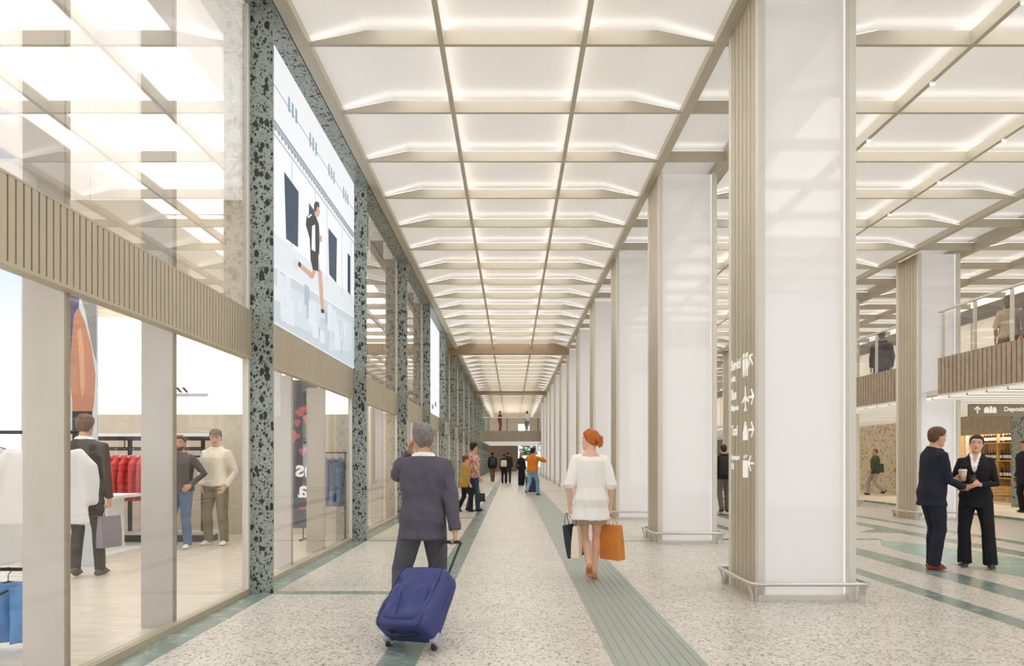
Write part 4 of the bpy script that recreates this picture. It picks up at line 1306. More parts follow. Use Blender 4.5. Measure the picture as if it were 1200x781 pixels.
# ------------------------------------------------------------------ wine shop under the balcony
ws_ = empty('wine_shelf', (14.9, 21.9, 0), label='tall lit wooden wine shelf in the shop behind the standing couple', cat='shelf')
oak = mat('honey oak', (206, 160, 92), .5, var=.1, vscale=8)
MB().box(-.04, 0, -1.5, .5, .05, 2.35).build('back_board', mat('pale oak back', (240, 205, 140), .6), ws_)
for z in (.77, 1.29, 1.82): MB().box(-.42, -.04, -1.5, .5, z, z + .03).build('shelf_board', oak, ws_)
for y in (-1.5, -.5, .47): MB().box(-.42, -.04, y, y + .03, .05, 2.35).build('side_board', oak, ws_)
def bottle():
    t = empty('wine_bottle')
    MB().lathe([(.001, 0), (.042, 0), (.043, .02), (.043, .19), (.036, .22), (.016, .25), (.014, .30), (.016, .305), (.016, .32), (.001, .32)], n=12).build('glass_body', mat('dark wine glass', (58, 34, 34), .15), t, smooth=True)
    MB().lathe([(.0438, .06), (.0445, .062), (.0445, .15), (.0438, .152)], n=12).build('paper_label', white_paint, t, smooth=True)
    return t
bt = bottle(); first = True
for sz, rown in ((.80, 'lowest'), (1.32, 'middle'), (1.85, 'top')):
    for k in range(14):
        o = bt if first else copy_tree(bt)
        first = False
        o.location = (14.9 - .30, 20.46 + (k + (k > 6) * .35) * .125, sz)
        tag(o, 'dark wine bottle with white label standing on the %s wine shelf board' % rown, 'bottle', 'wine bottles on the %s board' % rown)
def crate():
    t = empty('wooden_crate')
    b = MB()
    for k in range(3):
        z = .01 + k * .09
        b.box(0, .015, 0, .6, z, z + .075).box(.33, .345, 0, .6, z, z + .075).box(0, .345, 0, .015, z, z + .075).box(0, .345, .585, .6, z, z + .075)
    b.build('slatted_side', oak, t)
    MB().box(.01, .335, .01, .59, 0, .02).build('crate_bottom', oak, t)
    return t
cr = crate()
cp = [(14.25, 20.75, .0), (14.25, 20.75, .29)]
for i, p in enumerate(cp):
    o = cr if i == 0 else copy_tree(cr); o.location = p
    tag(o, 'pale wooden crate, %s of the stack before the wine shelf' % ('lower', 'upper')[i], 'crate', 'crates in the wine shop')

# tree outside the far door
tr_ = empty('tree', (2.4, 97, 0), label='leafy green tree outside the doorway at the far end of the passage', cat='tree')
MB().tube([(0, 0, 0), (.1, 0, 1.2), (0, .1, 2.4)], [.16, .12, .08], n=8).build('trunk', mat('bark', (96, 78, 62), .9), tr_, smooth=True)
random.seed(8); lf = MB()
for i in range(900):
    a = random.uniform(0, 2*PI); e = random.uniform(-1, 1.2); r_ = random.uniform(.6, 1.6)
    c = V((r_*math.cos(a)*math.cos(e), r_*math.sin(a)*math.cos(e), 3.0 + 1.3*math.sin(e)))
    u = V((random.uniform(-1, 1), random.uniform(-1, 1), random.uniform(-1, 1))).normalized() * .16; v = u.cross(V((random.uniform(-1, 1), .3, 1))).normalized() * .1
    lf.quad(c - u, c - v, c + u, c + v)
o = lf.build('foliage', mat('leaf green', (96, 142, 78), .7, var=.3, vscale=2), tr_, fixn=False)
# ------------------------------------------------------------------ people and what they carry
black_cloth = cloth_mat('black suit cloth', (38, 38, 42))
navy_suit = cloth_mat('dark navy suit cloth', (42, 44, 58))
charcoal = cloth_mat('charcoal purple suit cloth', (94, 90, 102))
charcoal_t = cloth_mat('charcoal trouser cloth', (90, 90, 96))
white_cloth = mat('white cotton', (250, 246, 242), .85, bump=.12, bscale=140, spec=.2)
khaki = cloth_mat('beige linen', (196, 172, 140))
black_leather = mat('black leather', (30, 29, 30), .35)
red_leather = mat('red brown leather', (140, 58, 44), .35)
tan_leather = mat('tan leather', (206, 136, 96), .5)
jean = cloth_mat('mid blue jeans', (98, 124, 156))
jean_l = cloth_mat('light blue jeans', (136, 166, 200))
white_rubber = mat('white rubber', (236, 234, 230), .5)

def suit(m, vm=None, vn=1.2, hem=.80, **k):
    d = dict(name='jacket', mat=m, hem=hem, flare=.012, collar=True, pad=1, ex=.020, vneck=vn, vmat=vm or white_cloth, fold=.006, box=.25)
    d.update(k); return d
def trousers(m, **k):
    d = dict(name='trousers', mat=m); d.update(k); return d

# man with the suitcase
A = person('man in a charcoal suit seen from behind pulling a blue suitcase', (-.715, 5.78, 0), R(3), 1.655, skin=(214, 164, 134), hair=('bald', (128, 124, 122)), vox=.006, cvox=.008,
    lean=2, twist=6, head=(10, 4, -3), RH=(.275, -.13, .80), LH=(-.125, .19, 1.49), Rel=(.5, -.8, -.1), Lel=(-.3, .9, -.5), headk=1.1, Rpalm=(-.3, -.2, -1), Rdir=(.12, -.25, -1), Rcurl=.95, Rthumb=.8, Lcurl=.55, Ldir=(.15, -.25, 1), Lpalm=(.8, -.6, 0),
    RF=(.085, .16, 0, 0, 8), LF=(-.21, -.14, .0, 8, 12), pelvis=(0, 0, -.035),
    top=suit(charcoal, hem=.79, ex=.024, srad=(.076, .070, .064, .058, .052, .048), fold=.015, shirtcollar=True, fscale=(7, 7, 6)), bottom=trousers(charcoal_t, fold=.009, ex=.014, rad=(.106, .102, .088, .080, .076, .074, .074)), shoes=dict(mat=black_leather), seed=2)
G = wpos(A, 'GR')

# blue suitcase: built along its own axes, then leaned towards the hand
sc_ = empty('suitcase', label='blue soft suitcase on two wheels leaning on its pull handle behind the man in charcoal', cat='suitcase')
blue_n = mat('blue nylon', (58, 66, 124), .55, bump=.2, bscale=220, var=.06, vscale=5)
blue_d = mat('dark blue piping', (36, 40, 82), .5)
grey_p = mat('grey plastic', (176, 178, 182), .45)
black_p = mat('black plastic', (30, 30, 33), .4)
WD, LN, DP = .45, .50, .26      # x = width, y = depth (towards +y: the face with the pocket), z = length
def case_shape(mb, ex=0, w=WD, l=LN, d=DP, z0=.035, y0=0):
    n = 36; rs = []
    for k, f in enumerate((0, .03, .1, .3, .5, .7, .88, .96, 1)):
        sq = (.86, .95, 1, 1, 1, 1, .98, .93, .84)[k]
        top = 1 - .0 * f
        r = []
        for j in range(n):
            a = 2*PI*j/n; c, s_ = math.cos(a), math.sin(a)
            p = .34
            r.append((math.copysign(abs(c)**p, c) * (w/2 * sq * top + ex), y0 + d/2 + math.copysign(abs(s_)**p, s_) * (d/2 * (sq if f < .5 else sq * (1 - .16*f)) + ex), z0 + l * f))
        rs.append(r)
    mb.rings(rs)
m_ = MB(); case_shape(m_)
# bulging front pocket
m_.rings([[(math.copysign(abs(math.cos(2*PI*j/24))**.4, math.cos(2*PI*j/24)) * w_, y_, .22 + math.copysign(abs(math.sin(2*PI*j/24))**.4, math.sin(2*PI*j/24)) * h_) for j in range(24)] for w_, h_, y_ in ((.155, .15, DP - .05), (.150, .145, DP + .012), (.12, .12, DP + .028))])
me = remesh(m_, .006, 4, name='suitcase_body')
for v in me.vertices:
    if v.co.y > DP * .5 and .09 < v.co.z < .46:
        q = V((v.co.x * 9, v.co.z * 5 + v.co.x * 4, 1.3))
        f = ss(.09, .16, v.co.z) * ss(.46, .40, v.co.z)
        v.co.y += (-.5 + (1 - abs(noise.noise(q)) * 2.2) * .9 + noise.noise(q * 2.2) * .4) * .024 * f
put(me, 'suitcase_body', blue_n, sc_)
def edge_line(aa):
    pts = []
    for k, f in enumerate((0, .03, .1, .3, .5, .7, .88, .96, 1)):
        sq = (.86, .95, 1, 1, 1, 1, .98, .93, .84)[k]; c, s_ = math.cos(R(aa)), math.sin(R(aa)); p = .34
        pts.append(V((math.copysign(abs(c)**p, c) * WD/2 * sq, DP/2 + math.copysign(abs(s_)**p, s_) * DP/2 * (sq if f < .5 else sq * (1 - .16*f)), .035 + LN * f)))
    return pts
for aa in (58, -50):
    l_, r_ = edge_line(180 - aa), edge_line(aa)
    MB().tube(l_ + r_[::-1], .0055, n=8).build('piping', blue_d, sc_, smooth=True)
# pocket zip (curved) on the face
m_ = MB(); m_.tube([(.02, DP + .026, .10), (.025, DP + .034, .2), (.06, DP + .03, .32), (.145, DP + .006, .40)], .004, n=6); m_.build('pocket_zip', blue_d, sc_, smooth=True)
# grab handle on the bottom panel
m_ = MB(); m_.tube([(-.10, DP*.60, .036), (-.085, DP*.60, .012), (0, DP*.60, .004), (.085, DP*.60, .012), (.10, DP*.60, .036)], [(.012, .008)]*5, side=(0, 1, 0), n=10)
m_.box(-.125, -.09, DP*.60 - .02, DP*.60 + .02, .026, .040).box(.09, .125, DP*.60 - .02, DP*.60 + .02, .026, .040)
m_.build('grab_handle', black_p, sc_, smooth=True)
for sd in (-1, 1):
    m_ = MB(); x = sd * (WD/2 - .05)
    m_.box(min(x, x + sd*.055), max(x, x + sd*.055), -.008, .075, .015, .10)
    m_.build('corner_guard', grey_p, sc_, bevel=.012)
    m_ = MB(); xx = sd * (WD/2 - .03)
    m_.prism([(.016 + .03*math.cos(2*PI*j/18), .012 + .03*math.sin(2*PI*j/18)) for j in range(18)], 'x', xx - .012, xx + .012)
    m_.build('wheel', black_p, sc_, bevel=.004)
    MB().tube([(sd*.085, .03, LN), (sd*.085, .03, LN + .02), (sd*.085, .03, .905)], .0095, n=8).build('telescopic_tube', black_p, sc_, smooth=True)
MB().tube([(-.085, .03, .90), (-.07, .03, .916), (.07, .03, .916), (.085, .03, .90)], .0135, n=10).build('pull_grip', black_p, sc_, smooth=True)
# axes: x along the wheel axle, z along the case towards the hand
wm = V((-.715, 5.085, .03))
to = G - wm
wx = V((-.858, .513, 0)); wx = (wx - to.normalized() * wx.dot(to.normalized())).normalized()
za = to.normalized(); ya = za.cross(wx).normalized()      # points back and up
# put the grip exactly in the hand: grip local point (0, .03, .916), wheel contact local (0, .016, -.018)
wl = V((0, .016, .012)); gl_ = V((0, .03, .916))
Lg = (gl_ - wl); scl = to.length / Lg.length
M3 = Matrix((wx, ya, za)).transposed()
M4 = M3.to_4x4(); M4.translation = wm - M3 @ wl
sc_.matrix_world = M4

# woman with the shopping bags
Bp = person('red-haired woman in a white blouse seen from behind carrying shopping bags', (.876, 8.02, 0), R(0), 1.70, True, skin=(236, 192, 168), hair=('updo', (196, 104, 44)), vox=.0065, cvox=.008,
    head=(58, 0, 2), RH=(.225, .02, .845), LH=(-.235, .02, .855), Rcurl=.95, Lcurl=.95, Rdir=(.02, 0, -1), Ldir=(-.02, 0, -1), Rel=(.5, -1, 0), Lel=(-.5, -1, 0),
    RF=(.055, .10, 0, 0, 4), LF=(-.03, -.17, .045, 38, -6), pelvis=(0, 0, -.02), lean=1,
    top=dict(name='blouse', mat=white_cloth, hem=.72, ex=.036, flare=.022, scoop=True, sleeve=.58, srad=(.080, .084), cuff=.060, fold=.010, box=.8, fscale=(9, 9, 3)), bottom=dict(name='shorts', kind='shorts', mat=khaki, len=.56, ex=.014, flare=.016), shoes=dict(mat=tan_leather, label='tan flat sandals'), seed=4)
for nm, sd in (('R', 1), ('L', -1)):
    S, E = Bp['S' + nm], Bp['E' + nm]
    c = S.lerp(E, 1.0)
    m_ = MB().tube([c + V((.058*math.cos(a), .058*math.sin(a), .004)) for a in [2*PI*k/20 for k in range(20)]], .008, n=6, closed=True)
    m_.tube([c + V((sd*.058, -.01, 0)), c + V((sd*.085, -.02, .02)), c + V((sd*.10, -.02, -.01))], .006, n=6)
    m_.tube([c + V((sd*.058, -.01, 0)), c + V((sd*.08, -.02, -.02)), c + V((sd*.085, -.02, -.05))], .005, n=6)
    m_.build('sleeve_tie', white_cloth, Bp['root'], smooth=True)
# hair clip
m_ = MB().tube([Bp['Hd'](p) for p in ((-.02, -.105, .155), (.0, -.135, .15), (.025, -.14, .14), (.04, -.115, .135))], .009, n=8)
m_.build('hair_clip', black_p, Bp['root'], smooth=True)

def bag(name, label, grip, w, d, h, m, hm, yaw, swing=0, drop=.16, hl=None, cat='shopping bag', tilt=0):
    """paper bag hanging from grip; w wide, d deep"""
    t = empty(name, grip, yaw, label, cat)
    b = MB()
    # gusseted bag body with slightly pinched mouth
    rs = []
    for f, kx, ky in ((0, 1, .86), (.02, 1, 1), (.5, 1, .9), (.97, .98, .55), (1, .98, .52)):
        z = -drop - h * (1 - f)
        x, y = w/2 * kx, d/2 * ky
        g = .18 * f
        rs.append([(-x, -y, z), (0, -y, z), (x, -y, z), (x - d * g, 0, z), (x, y, z), (0, y, z), (-x, y, z), (-x + d * g, 0, z)])
    b.rings(rs)
    b.build('bag_body', m, t)
    for s_ in (-1, 1):
        y = s_ * d * .26
        MB().tube([(-w*.22, y, -drop - .03), (-w*.2, y*.9, -drop + .03), (-.025, y*.3, -.012), (0, y*.2, .0), (.025, y*.3, -.012), (w*.2, y*.9, -drop + .03), (w*.22, y, -drop - .03)], .0035, n=6).build('bag_handle', hm, t, smooth=True)
    t.rotation_euler = (tilt, swing, yaw)
    return t
GL = wpos(Bp, 'GL'); GR = wpos(Bp, 'GR')
bag('shopping_bag', 'dark navy paper shopping bag in the left hand of the red-haired woman', GL + V((-.06, .0, 0)), .26, .10, .37, mat('navy paper', (36, 42, 60), .5), black_p, R(62), 0, .13, tilt=R(-14))
bag('shopping_bag', 'cream paper shopping bag beside the navy one, held by the red-haired woman', GL + V((.055, -.07, -.01)), .30, .09, .34, mat('cream paper', (240, 228, 208), .6), mat('cream cord', (226, 214, 196), .7), R(75), 0, .13)
bag('shopping_bag', 'orange paper shopping bag in the right hand of the red-haired woman', GR + V((.035, -.02, -.01)), .27, .12, .39, mat('orange paper', (222, 138, 60), .5), mat('orange cord', (198, 140, 84), .6), R(-50), 0, .11, tilt=R(3))

# couple talking
C1 = person('man in a dark navy suit and red brown shoes talking to the woman in black', (5.16, 8.80, 0), R(-92), 1.74, skin=(224, 170, 142), hair=('short', (98, 68, 50)), vox=.0065, cvox=.009,
    lean=3, head=(4, -6, 4), RH=(.10, .33, 1.01), LH=(-.07, .30, 1.10), Rel=(.35, -.8, -.6), Lel=(-.4, -.6, -.6), Rpalm=(-.35, .1, 1), Rdir=(-.15, 1, .03), Rcurl=.12, Rthumb=.1, Lpalm=(.9, .35, 0), Ldir=(.15, 1, .25), Lcurl=.6,
    RF=(.08, .0, 0, 0, 6), LF=(-.09, .07, 0, 0, 6),
    top=suit(navy_suit, hem=.79, fold=.009), bottom=trousers(navy_suit, fold=.006, rad=(.102, .098, .080, .072, .072, .070, .068)), shoes=dict(mat=red_leather, label='red brown leather shoes'), seed=5)
C2 = person('dark-haired woman in a black trouser suit and white shirt holding a cup', (5.77, 8.92, 0), R(142), 1.655, True, skin=(228, 176, 148), hair=('sleek', (38, 28, 24)), vox=.0055, cvox=.008,
    head=(6, 3, -5), LH=(-.07, .24, 1.10), RH=(.13, .20, 1.04), Rel=(.6, -.6, -.5), Lel=(-.6, -.6, -.5), Lpalm=(.75, .2, .2), Ldir=(.7, .5, .25), Lcurl=.65, Rpalm=(-.7, .3, 0), Rdir=(-.4, .8, .2), Rcurl=.5,
    RF=(.13, .02, 0, 0, 14), LF=(-.17, .05, 0, 0, 14),
    top=suit(black_cloth, hem=.80, vn=1.17, fold=.006, tie=skin_mat((228, 176, 148))), bottom=trousers(black_cloth, fold=.005, rad=(.100, .096, .080, .074, .076, .080, .084)), shoes=dict(mat=black_leather), seed=6)
m_ = MB()
for sd in (1, -1):
    m_.tube([C2['T']((sd*.058, .035, 1.50)), C2['T']((sd*.050, .085, 1.42)), C2['T']((sd*.030, .135, 1.33)), C2['T']((sd*.008, .150, 1.22))], [(.020, .004), (.026, .005), (.024, .005), (.008, .004)], side=C2['TR'] @ V((1, 0, 0)), n=8)
m_.build('lapel', black_cloth, C2['root'], smooth=True)
m_ = MB()
for sd in (1, -1):
    m_.tube([C2['T']((sd*.05, -.0, 1.515)), C2['T']((sd*.045, .06, 1.49)), C2['T']((sd*.03, .10, 1.43))], [(.012, .004), (.02, .005), (.006, .004)], side=C2['TR'] @ V((1, 0, 0)), n=8)
m_.build('shirt_collar', white_cloth, C2['root'], smooth=True)
def cup(label, p, bm, lm, s=1):
    t = empty('coffee_cup', p, label=label, cat='cup')
    MB().lathe([(.001, -.05*s), (.029*s, -.05*s), (.039*s, .055*s), (.001, .055*s)], n=18).build('cup_body', bm, t, smooth=True)
    MB().lathe([(.001, .054*s), (.042*s, .054*s), (.042*s, .062*s), (.038*s, .064*s), (.036*s, .074*s), (.001, .074*s)], n=18).build('lid', lm, t)
    return t
cup('cream paper coffee cup with white lid held by the man in the navy suit', wpos(C1, 'GL') + V((0, 0, .03)), mat('kraft cream cup', (232, 206, 170), .6), white_paint, 1.15)
cup('dark coffee cup held by the woman in the black suit', wpos(C2, 'GL') + V((0, 0, .025)), mat('dark brown cup', (70, 48, 42), .5), mat('black lid', (44, 36, 36), .4), .95)

# people in the clothes shop
D1 = person('man in a dark suit seen from behind in the clothes shop holding a grey bag', (-4.90, 8.22, 0), R(8), 1.86, skin=(222, 170, 142), hair=('short', (112, 84, 64)), vox=.009,
    head=(4, -2, 0), RH=(.24, .02, .84), LH=(-.22, .06, .86), Rdir=(0, 0, -1), Rcurl=.9, RF=(.12, .12, 0, 0, 8), LF=(-.05, -.10, .02, 12, 6),
    top=suit(cloth_mat('brown grey suit', (84, 76, 74)), hem=.80, shirtcollar=True), bottom=trousers(cloth_mat('dark grey trousers', (80, 74, 72)), rad=(.098, .090, .072, .062, .060, .056, .054)), shoes=dict(mat=mat('brown suede boots', (112, 96, 82), .8), high=.28), seed=7)
bag('shopping_bag', 'slim grey shopping bag held by the man in the dark suit in the clothes shop', wpos(D1, 'GR') + V((.03, 0, 0)), .26, .10, .36, mat('grey lilac paper', (142, 134, 142), .6), white_paint, R(70), 0, .10)
D2 = person('man in a grey sweatshirt and jeans with a hand on his chin in the shop', (-4.98, 10.78, 0), R(168), 1.70, skin=(206, 156, 128), hair=('short', (84, 64, 52)), vox=.010, beard=(92, 72, 60),
    head=(18, 2, 4), RH=(.07, .22, 1.40), LH=(-.235, .09, .99), Rel=(.4, .3, -1), Lel=(-1, -.6, 0), Rdir=(-.3, .0, .9), Rpalm=(-.3, -1, 0), Rcurl=.75, Ldir=(.6, .4, -.6), Lpalm=(.6, -.3, -.3), RF=(.13, .04, 0, 0, 14), LF=(-.11, 0, 0, 0, 12),
    top=dict(name='sweatshirt', mat=cloth_mat('graphite jersey', (92, 88, 88)), hem=.90, ex=.024, collar=True, fold=.008), bottom=trousers(jean), shoes=dict(mat=white_rubber), seed=8)
D3 = person('man in a cream jumper, olive trousers and flat cap in the clothes shop', (-4.63, 11.22, 0), R(170), 1.80, skin=(224, 176, 146), hair=('short', (90, 68, 52)), vox=.010,
    head=(24, -4, 0), RH=(.20, .07, .90), LH=(-.20, .07, .90), Rel=(.9, -.8, 0), Lel=(-.9, -.8, 0), RF=(.13, .03, 0, 0, 16), LF=(-.13, 0, 0, 0, 14),
    top=dict(name='jumper', mat=cloth_mat('cream wool', (240, 228, 204)), hem=.90, ex=.026, collar=True, fold=.007), bottom=trousers(cloth_mat('olive cotton', (132, 120, 92)), rad=(.102, .1, .085, .078, .074, .068, .064)), shoes=dict(mat=white_rubber), seed=9)
m_ = MB(); m_.rings(head_rings(28, lambda z, a: -.012 + .036 * ss(.175, .19, z)))
m_.tube([(-.05, .085, .186), (0, .12, .182), (.05, .085, .186)], [(.03, .008)]*3, side=(0, 1, 0), n=8)
m_.v = [tuple(D3['Hd'](p)) for p in m_.v]
put(remesh(m_, .008, 3, name='flat_cap'), 'flat_cap', cloth_mat('brown tweed', (120, 100, 84)), D3['root'])

# pair by the left pillars
E1 = person('red-haired child in a mustard jacket and black trousers on the left of the passage', (-1.20, 18.35, 0), R(-70), 1.45, True, skin=(220, 168, 138), hair=('full', (112, 52, 34)), vox=.011,
    head=(-10, 0, 0), RH=(.20, .08, .86), LH=(-.18, .12, .9), RF=(.09, .18, 0, 0, 5), LF=(-.09, -.18, 0, 5, 5), build=1.05, pelvis=(0, 0, -.03),
    top=dict(name='jacket', mat=cloth_mat('mustard cotton', (182, 148, 72)), hem=.80, ex=.03, collar=True, fold=.01, box=.6), bottom=trousers(black_cloth), shoes=dict(mat=black_leather), seed=10)
E2 = person('curly-haired person in a pink patterned shirt and blue jeans beside the child in mustard', (-1.00, 18.62, 0), R(-72), 1.76, skin=(214, 160, 130), hair=('full', (42, 30, 28)), vox=.012,
    RH=(.20, .12, .86), LH=(-.20, .10, .86), Rdir=(0, .1, -1), Rcurl=.9, RF=(.09, .12, 0, 0, 5), LF=(-.09, -.1, 0, 5, 5),
    top=dict(name='shirt', mat=cloth_mat('pink cotton', (222, 184, 170)), stripe=cloth_mat('rust print', (186, 132, 118)), hem=.86, ex=.024, sleeve=.6, srad=(.07, .064, .06, .056, .052, .05), collar=True, fold=.008), bottom=trousers(cloth_mat('ink blue jeans', (62, 78, 108))), shoes=dict(mat=black_leather), seed=11)
bag('handbag', 'small black bag hanging by the curly-haired person in the pink shirt', wpos(E2, 'GR') + V((.0, 0, .0)), .24, .10, .22, black_leather, white_paint, R(15), 0, .30, cat='bag')

# far group in the passage
F1 = person('person in a black jacket with a dark backpack far down the passage on the left', (-1.17, 42.6, 0), R(10), 1.76, skin=(120, 88, 70), hair=('short', (30, 26, 26)), vox=.014, face=False,
    RF=(.09, .1, 0, 0, 5), LF=(-.05, -.08, 0, 0, 5), top=dict(name='jacket', mat=cloth_mat('black nylon', (40, 42, 50)), hem=.80, ex=.035, collar=True, box=.7), bottom=trousers(cloth_mat('brown trousers', (112, 90, 76))), shoes=dict(mat=black_leather), seed=12)
F2 = person('person in black with a white shoulder bag far down the middle of the passage', (-.44, 39.6, 0), R(-5), 1.66, True, skin=(206, 156, 130), hair=('short', (52, 34, 28)), vox=.014, face=False,
    RF=(.09, .05, 0, 0, 5), LF=(-.08, -.05, 0, 0, 5), top=dict(name='jacket', mat=black_cloth, hem=.84, ex=.03, collar=True), bottom=trousers(black_cloth), shoes=dict(mat=black_leather), seed=13)
F3 = person('man in black with red brown hair walking beside the person with the white bag', (-.22, 40.2, 0), R(-8), 1.78, skin=(206, 156, 130), hair=('short', (92, 50, 36)), vox=.014, face=False,
    RF=(.09, .12, 0, 0, 5), LF=(-.08, -.12, 0, 8, 5), top=dict(name='jacket', mat=cloth_mat('brown black wool', (58, 50, 48)), hem=.80, ex=.028, collar=True), bottom=trousers(cloth_mat('dark brown cloth', (64, 54, 50))), shoes=dict(mat=black_leather), seed=14)
F4 = person('long-haired woman in black wide trousers far down the passage, left of the orange sweater', (.47, 35.8, 0), R(-160), 1.68, True, skin=(220, 172, 146), hair=('long', (138, 92, 60)), vox=.014, face=False,
    RF=(.10, .05, 0, 0, 5), LF=(-.10, -.1, 0, 8, 5), top=dict(name='jacket', mat=black_cloth, hem=.86, ex=.03, collar=True), bottom=trousers(black_cloth, rad=(.1, .1, .1, .1, .1, .1, .1)), shoes=dict(mat=black_leather), seed=15)
F5 = person('man in an orange sweater and light blue jeans walking away with a hand raised', (.76, 26.6, 0), R(-28), 1.80, skin=(208, 158, 130), hair=('full', (36, 28, 26)), vox=.012, face=False,
    RH=(.20, .26, 1.36), LH=(-.14, .24, 1.42), Rel=(1, -.2, -.5), Lel=(-1, 0, -.6), Rcurl=.6, Lcurl=.6, RF=(.10, .26, 0, 0, 6), LF=(-.11, -.30, .03, 28, 6), pelvis=(0, 0, -.045), lean=2,
    top=dict(name='sweater', mat=cloth_mat('orange wool', (214, 128, 44)), hem=.90, ex=.034, collar=True, fold=.01, box=.6, srad=(.08, .075, .07, .064, .056, .05)), bottom=trousers(jean_l), shoes=dict(mat=mat('dark brown leather', (80, 56, 48), .5), sole=white_rubber), seed=16)
def pack(J, name, label, m, w=.30, h=.42, d=.16, z=1.2, x=0, strap=True):
    """bag worn on the back: a thing of its own"""
    p = J['world'] @ J['T']((x, -.125 - d/2, z))
    yaw = J['root'].rotation_euler.z
    t = empty(name, p, yaw, label, 'bag')
    g = MB()
    g.rings([[(math.copysign(abs(math.cos(2*PI*j/20))**.5, math.cos(2*PI*j/20)) * w/2*k, math.copysign(abs(math.sin(2*PI*j/20))**.5, math.sin(2*PI*j/20)) * d/2*k2, zz*h) for j in range(20)] for zz, k, k2 in ((-.5, .86, .8), (-.4, 1, 1), (0, 1, 1), (.3, .95, .85), (.46, .75, .6), (.5, .5, .4))])
    g.build('bag_body', m, t, smooth=True)
    MB().box(-w*.36, w*.36, -d*.62, -d*.4, -h*.38, -h*.02).build('pocket', m, t, bevel=.02)
    if strap:
        for sx_ in (-1, 1):
            s0 = t.matrix_basis.inverted() @ (J['world'] @ J['T']((sx_*.10, -.12, 1.40))); 
            q = [V((sx_*w*.3, d*.45, h*.42)), V((sx_*.10, d*.5 + .05, h*.5 + .08)), V((sx_*.11, d*.5 + .16, h*.5 + .06))]
            MB().tube(q, [(.022, .006)]*3, side=(1, 0, 0), n=8).build('shoulder_strap', m, t, smooth=True)
    return t
pack(F1, 'backpack', 'dark backpack on the person in black far down the passage', mat('slate nylon', (52, 58, 72), .7))
pack(F2, 'shoulder_bag', 'white bag on the back of the person in black far down the passage', mat('cream canvas', (222, 210, 192), .8), w=.34, h=.36, z=1.18, strap=False)
cs = empty('suitcase', (.78, 28.2, 0), R(12), 'dark blue suitcase standing behind the legs of the man in the orange sweater', 'suitcase')
m_ = MB(); m_.box(-.24, .24, -.12, .12, .05, .66); m_.build('suitcase_body', mat('ink blue shell', (40, 56, 92), .5), cs, bevel=.03)
for x in (-.2, .2):
    MB().prism([(.0 + .028*math.cos(2*PI*j/12), .028 + .028*math.sin(2*PI*j/12)) for j in range(12)], 'x', x - .012, x + .012).build('wheel', black_p, cs)
MB().tube([(-.1, 0, .66), (-.1, 0, .74), (.1, 0, .74), (.1, 0, .66)], .01, n=6).build('handle', black_p, cs)

# on the footbridge
H1 = person('person in a dark red top standing on the far footbridge', (-.98, 59.3, 3.58), R(-60), 1.76, skin=(180, 130, 104), hair=('short', (40, 30, 28)), vox=.016, face=False,
    top=dict(name='jacket', mat=cloth_mat('dark red cloth', (116, 48, 46)), hem=.80, ex=.025, collar=True), bottom=trousers(cloth_mat('maroon trousers', (96, 60, 60))), shoes=dict(mat=black_leather), seed=17)
H2 = person('person in a pale top and grey skirt standing on the far footbridge', (1.25, 59.3, 3.58), R(60), 1.74, True, skin=(120, 88, 72), hair=('full', (30, 26, 26)), vox=.016, face=False,
    top=dict(name='top', mat=cloth_mat('pale pink cloth', (214, 198, 194)), hem=.95, ex=.025, collar=True), bottom=dict(name='skirt', kind='shorts', mat=cloth_mat('grey skirt', (116, 110, 112)), len=.95, flare=.03), shoes=dict(mat=black_leather), seed=18)
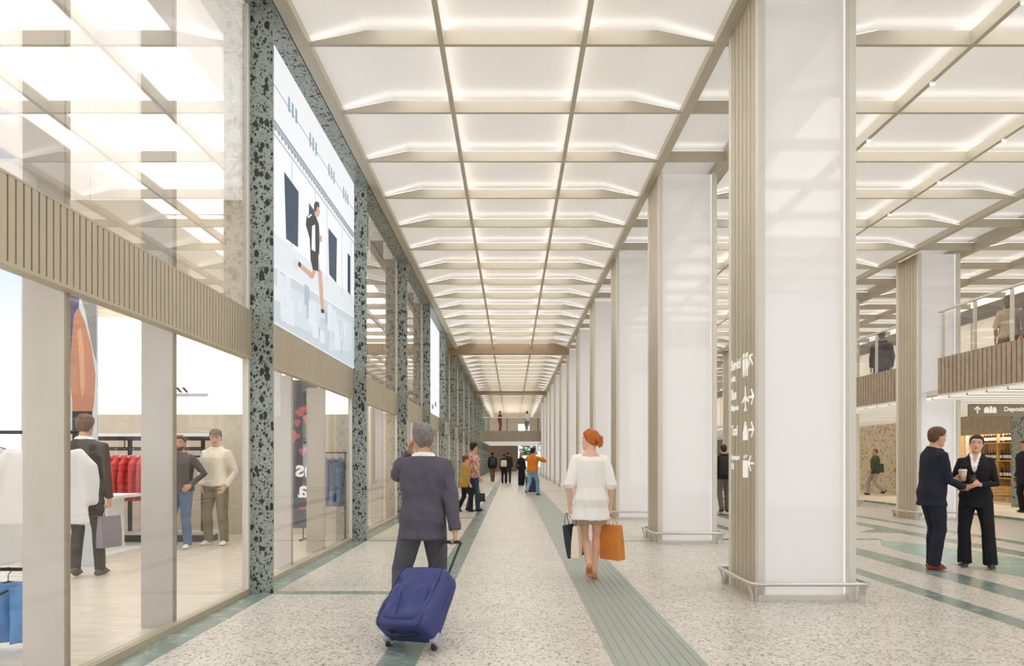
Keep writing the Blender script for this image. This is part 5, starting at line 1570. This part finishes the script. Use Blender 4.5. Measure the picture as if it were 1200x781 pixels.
# right-hand hall
K1 = person('person with a black backpack seen between the first two columns', (5.40, 18.3, 0), R(4), 1.72, skin=(214, 164, 136), hair=('short', (48, 38, 34)), vox=.012, face=False,
    RF=(.12, .08, 0, 0, 6), LF=(-.09, -.10, 0, 6, 6), top=dict(name='jacket', mat=cloth_mat('near black nylon', (46, 40, 42)), hem=.86, ex=.03, collar=True), bottom=trousers(cloth_mat('taupe grey trousers', (112, 100, 94))), shoes=dict(mat=black_leather), seed=19)
pack(K1, 'backpack', 'black backpack worn by the person between the first two columns', mat('black nylon bag', (34, 30, 34), .7), w=.34, h=.48)
K2 = person('man in a green jacket walking past the beige pebble wall', (13.15, 25.95, .05), R(78), 1.72, skin=(206, 154, 124), hair=('bald', (120, 104, 92)), vox=.012,
    RF=(.08, .26, 0, 0, 4), LF=(-.08, -.30, .05, 30, 4), pelvis=(0, 0, -.05), RH=(.2, -.06, .88), LH=(-.22, .2, .9),
    top=dict(name='jacket', mat=cloth_mat('olive green nylon', (92, 100, 72)), hem=.84, ex=.034, collar=True, box=.6), bottom=trousers(cloth_mat('light grey trousers', (172, 164, 156))), shoes=dict(mat=black_leather), seed=20)
tb = bag('shoulder_bag', 'dark green shoulder bag at the side of the man in the green jacket', wpos(K2, 'SL') + V((-.01, -.17, -.02)), .29, .14, .32, mat('dark green canvas', (58, 66, 56), .8), black_leather, R(-8), 0, .16, cat='bag')
L1 = person("man in a dark jacket seen from behind on the balcony left of the couple's column", (9.72, 18.85, 2.86), R(-20), 1.84, skin=(206, 154, 124), hair=('short', (70, 60, 56)), vox=.012, face=False,
    top=dict(name='jacket', mat=cloth_mat('grey black jacket', (78, 74, 76)), hem=.84, ex=.035, collar=True, hood=True, box=.6), bottom=trousers(cloth_mat('deep blue jeans', (56, 66, 96))), shoes=dict(mat=black_leather), seed=21)
L2 = person('person in a beige shirt and tan shorts on the right balcony', (9.80, 14.12, 2.86), R(-30), 1.72, True, skin=(198, 148, 118), hair=('long', (110, 96, 88)), vox=.011, face=False,
    top=dict(name='shirt', mat=cloth_mat('beige shirt cloth', (206, 188, 160)), hem=.92, ex=.036, sleeve=.55, srad=(.075, .07), cuff=.062, collar=True, box=.5), bottom=dict(name='shorts', kind='shorts', mat=cloth_mat('tan shorts', (152, 112, 84)), len=.75, flare=.02), shoes=dict(mat=tan_leather), seed=22)
L3 = person('person in a grey patterned top at the right edge of the balcony', (9.92, 13.68, 2.86), R(20), 1.72, skin=(198, 148, 118), hair=('short', (44, 36, 34)), vox=.012, face=False,
    top=dict(name='shirt', mat=cloth_mat('grey blue shirt', (146, 144, 150)), hem=.90, ex=.03, collar=True), bottom=trousers(cloth_mat('slate trousers', (82, 82, 96))), shoes=dict(mat=black_leather), seed=23)
M1 = person('person in a black coat at the right edge below the hanging sign', (12.42, 17.35, .05), R(100), 1.74, skin=(206, 154, 124), hair=('short', (40, 32, 30)), vox=.012,
    top=dict(name='coat', mat=cloth_mat('black purple coat', (48, 42, 50)), hem=.70, ex=.034, collar=True, box=.6), bottom=trousers(black_cloth), shoes=dict(mat=black_leather), seed=24)
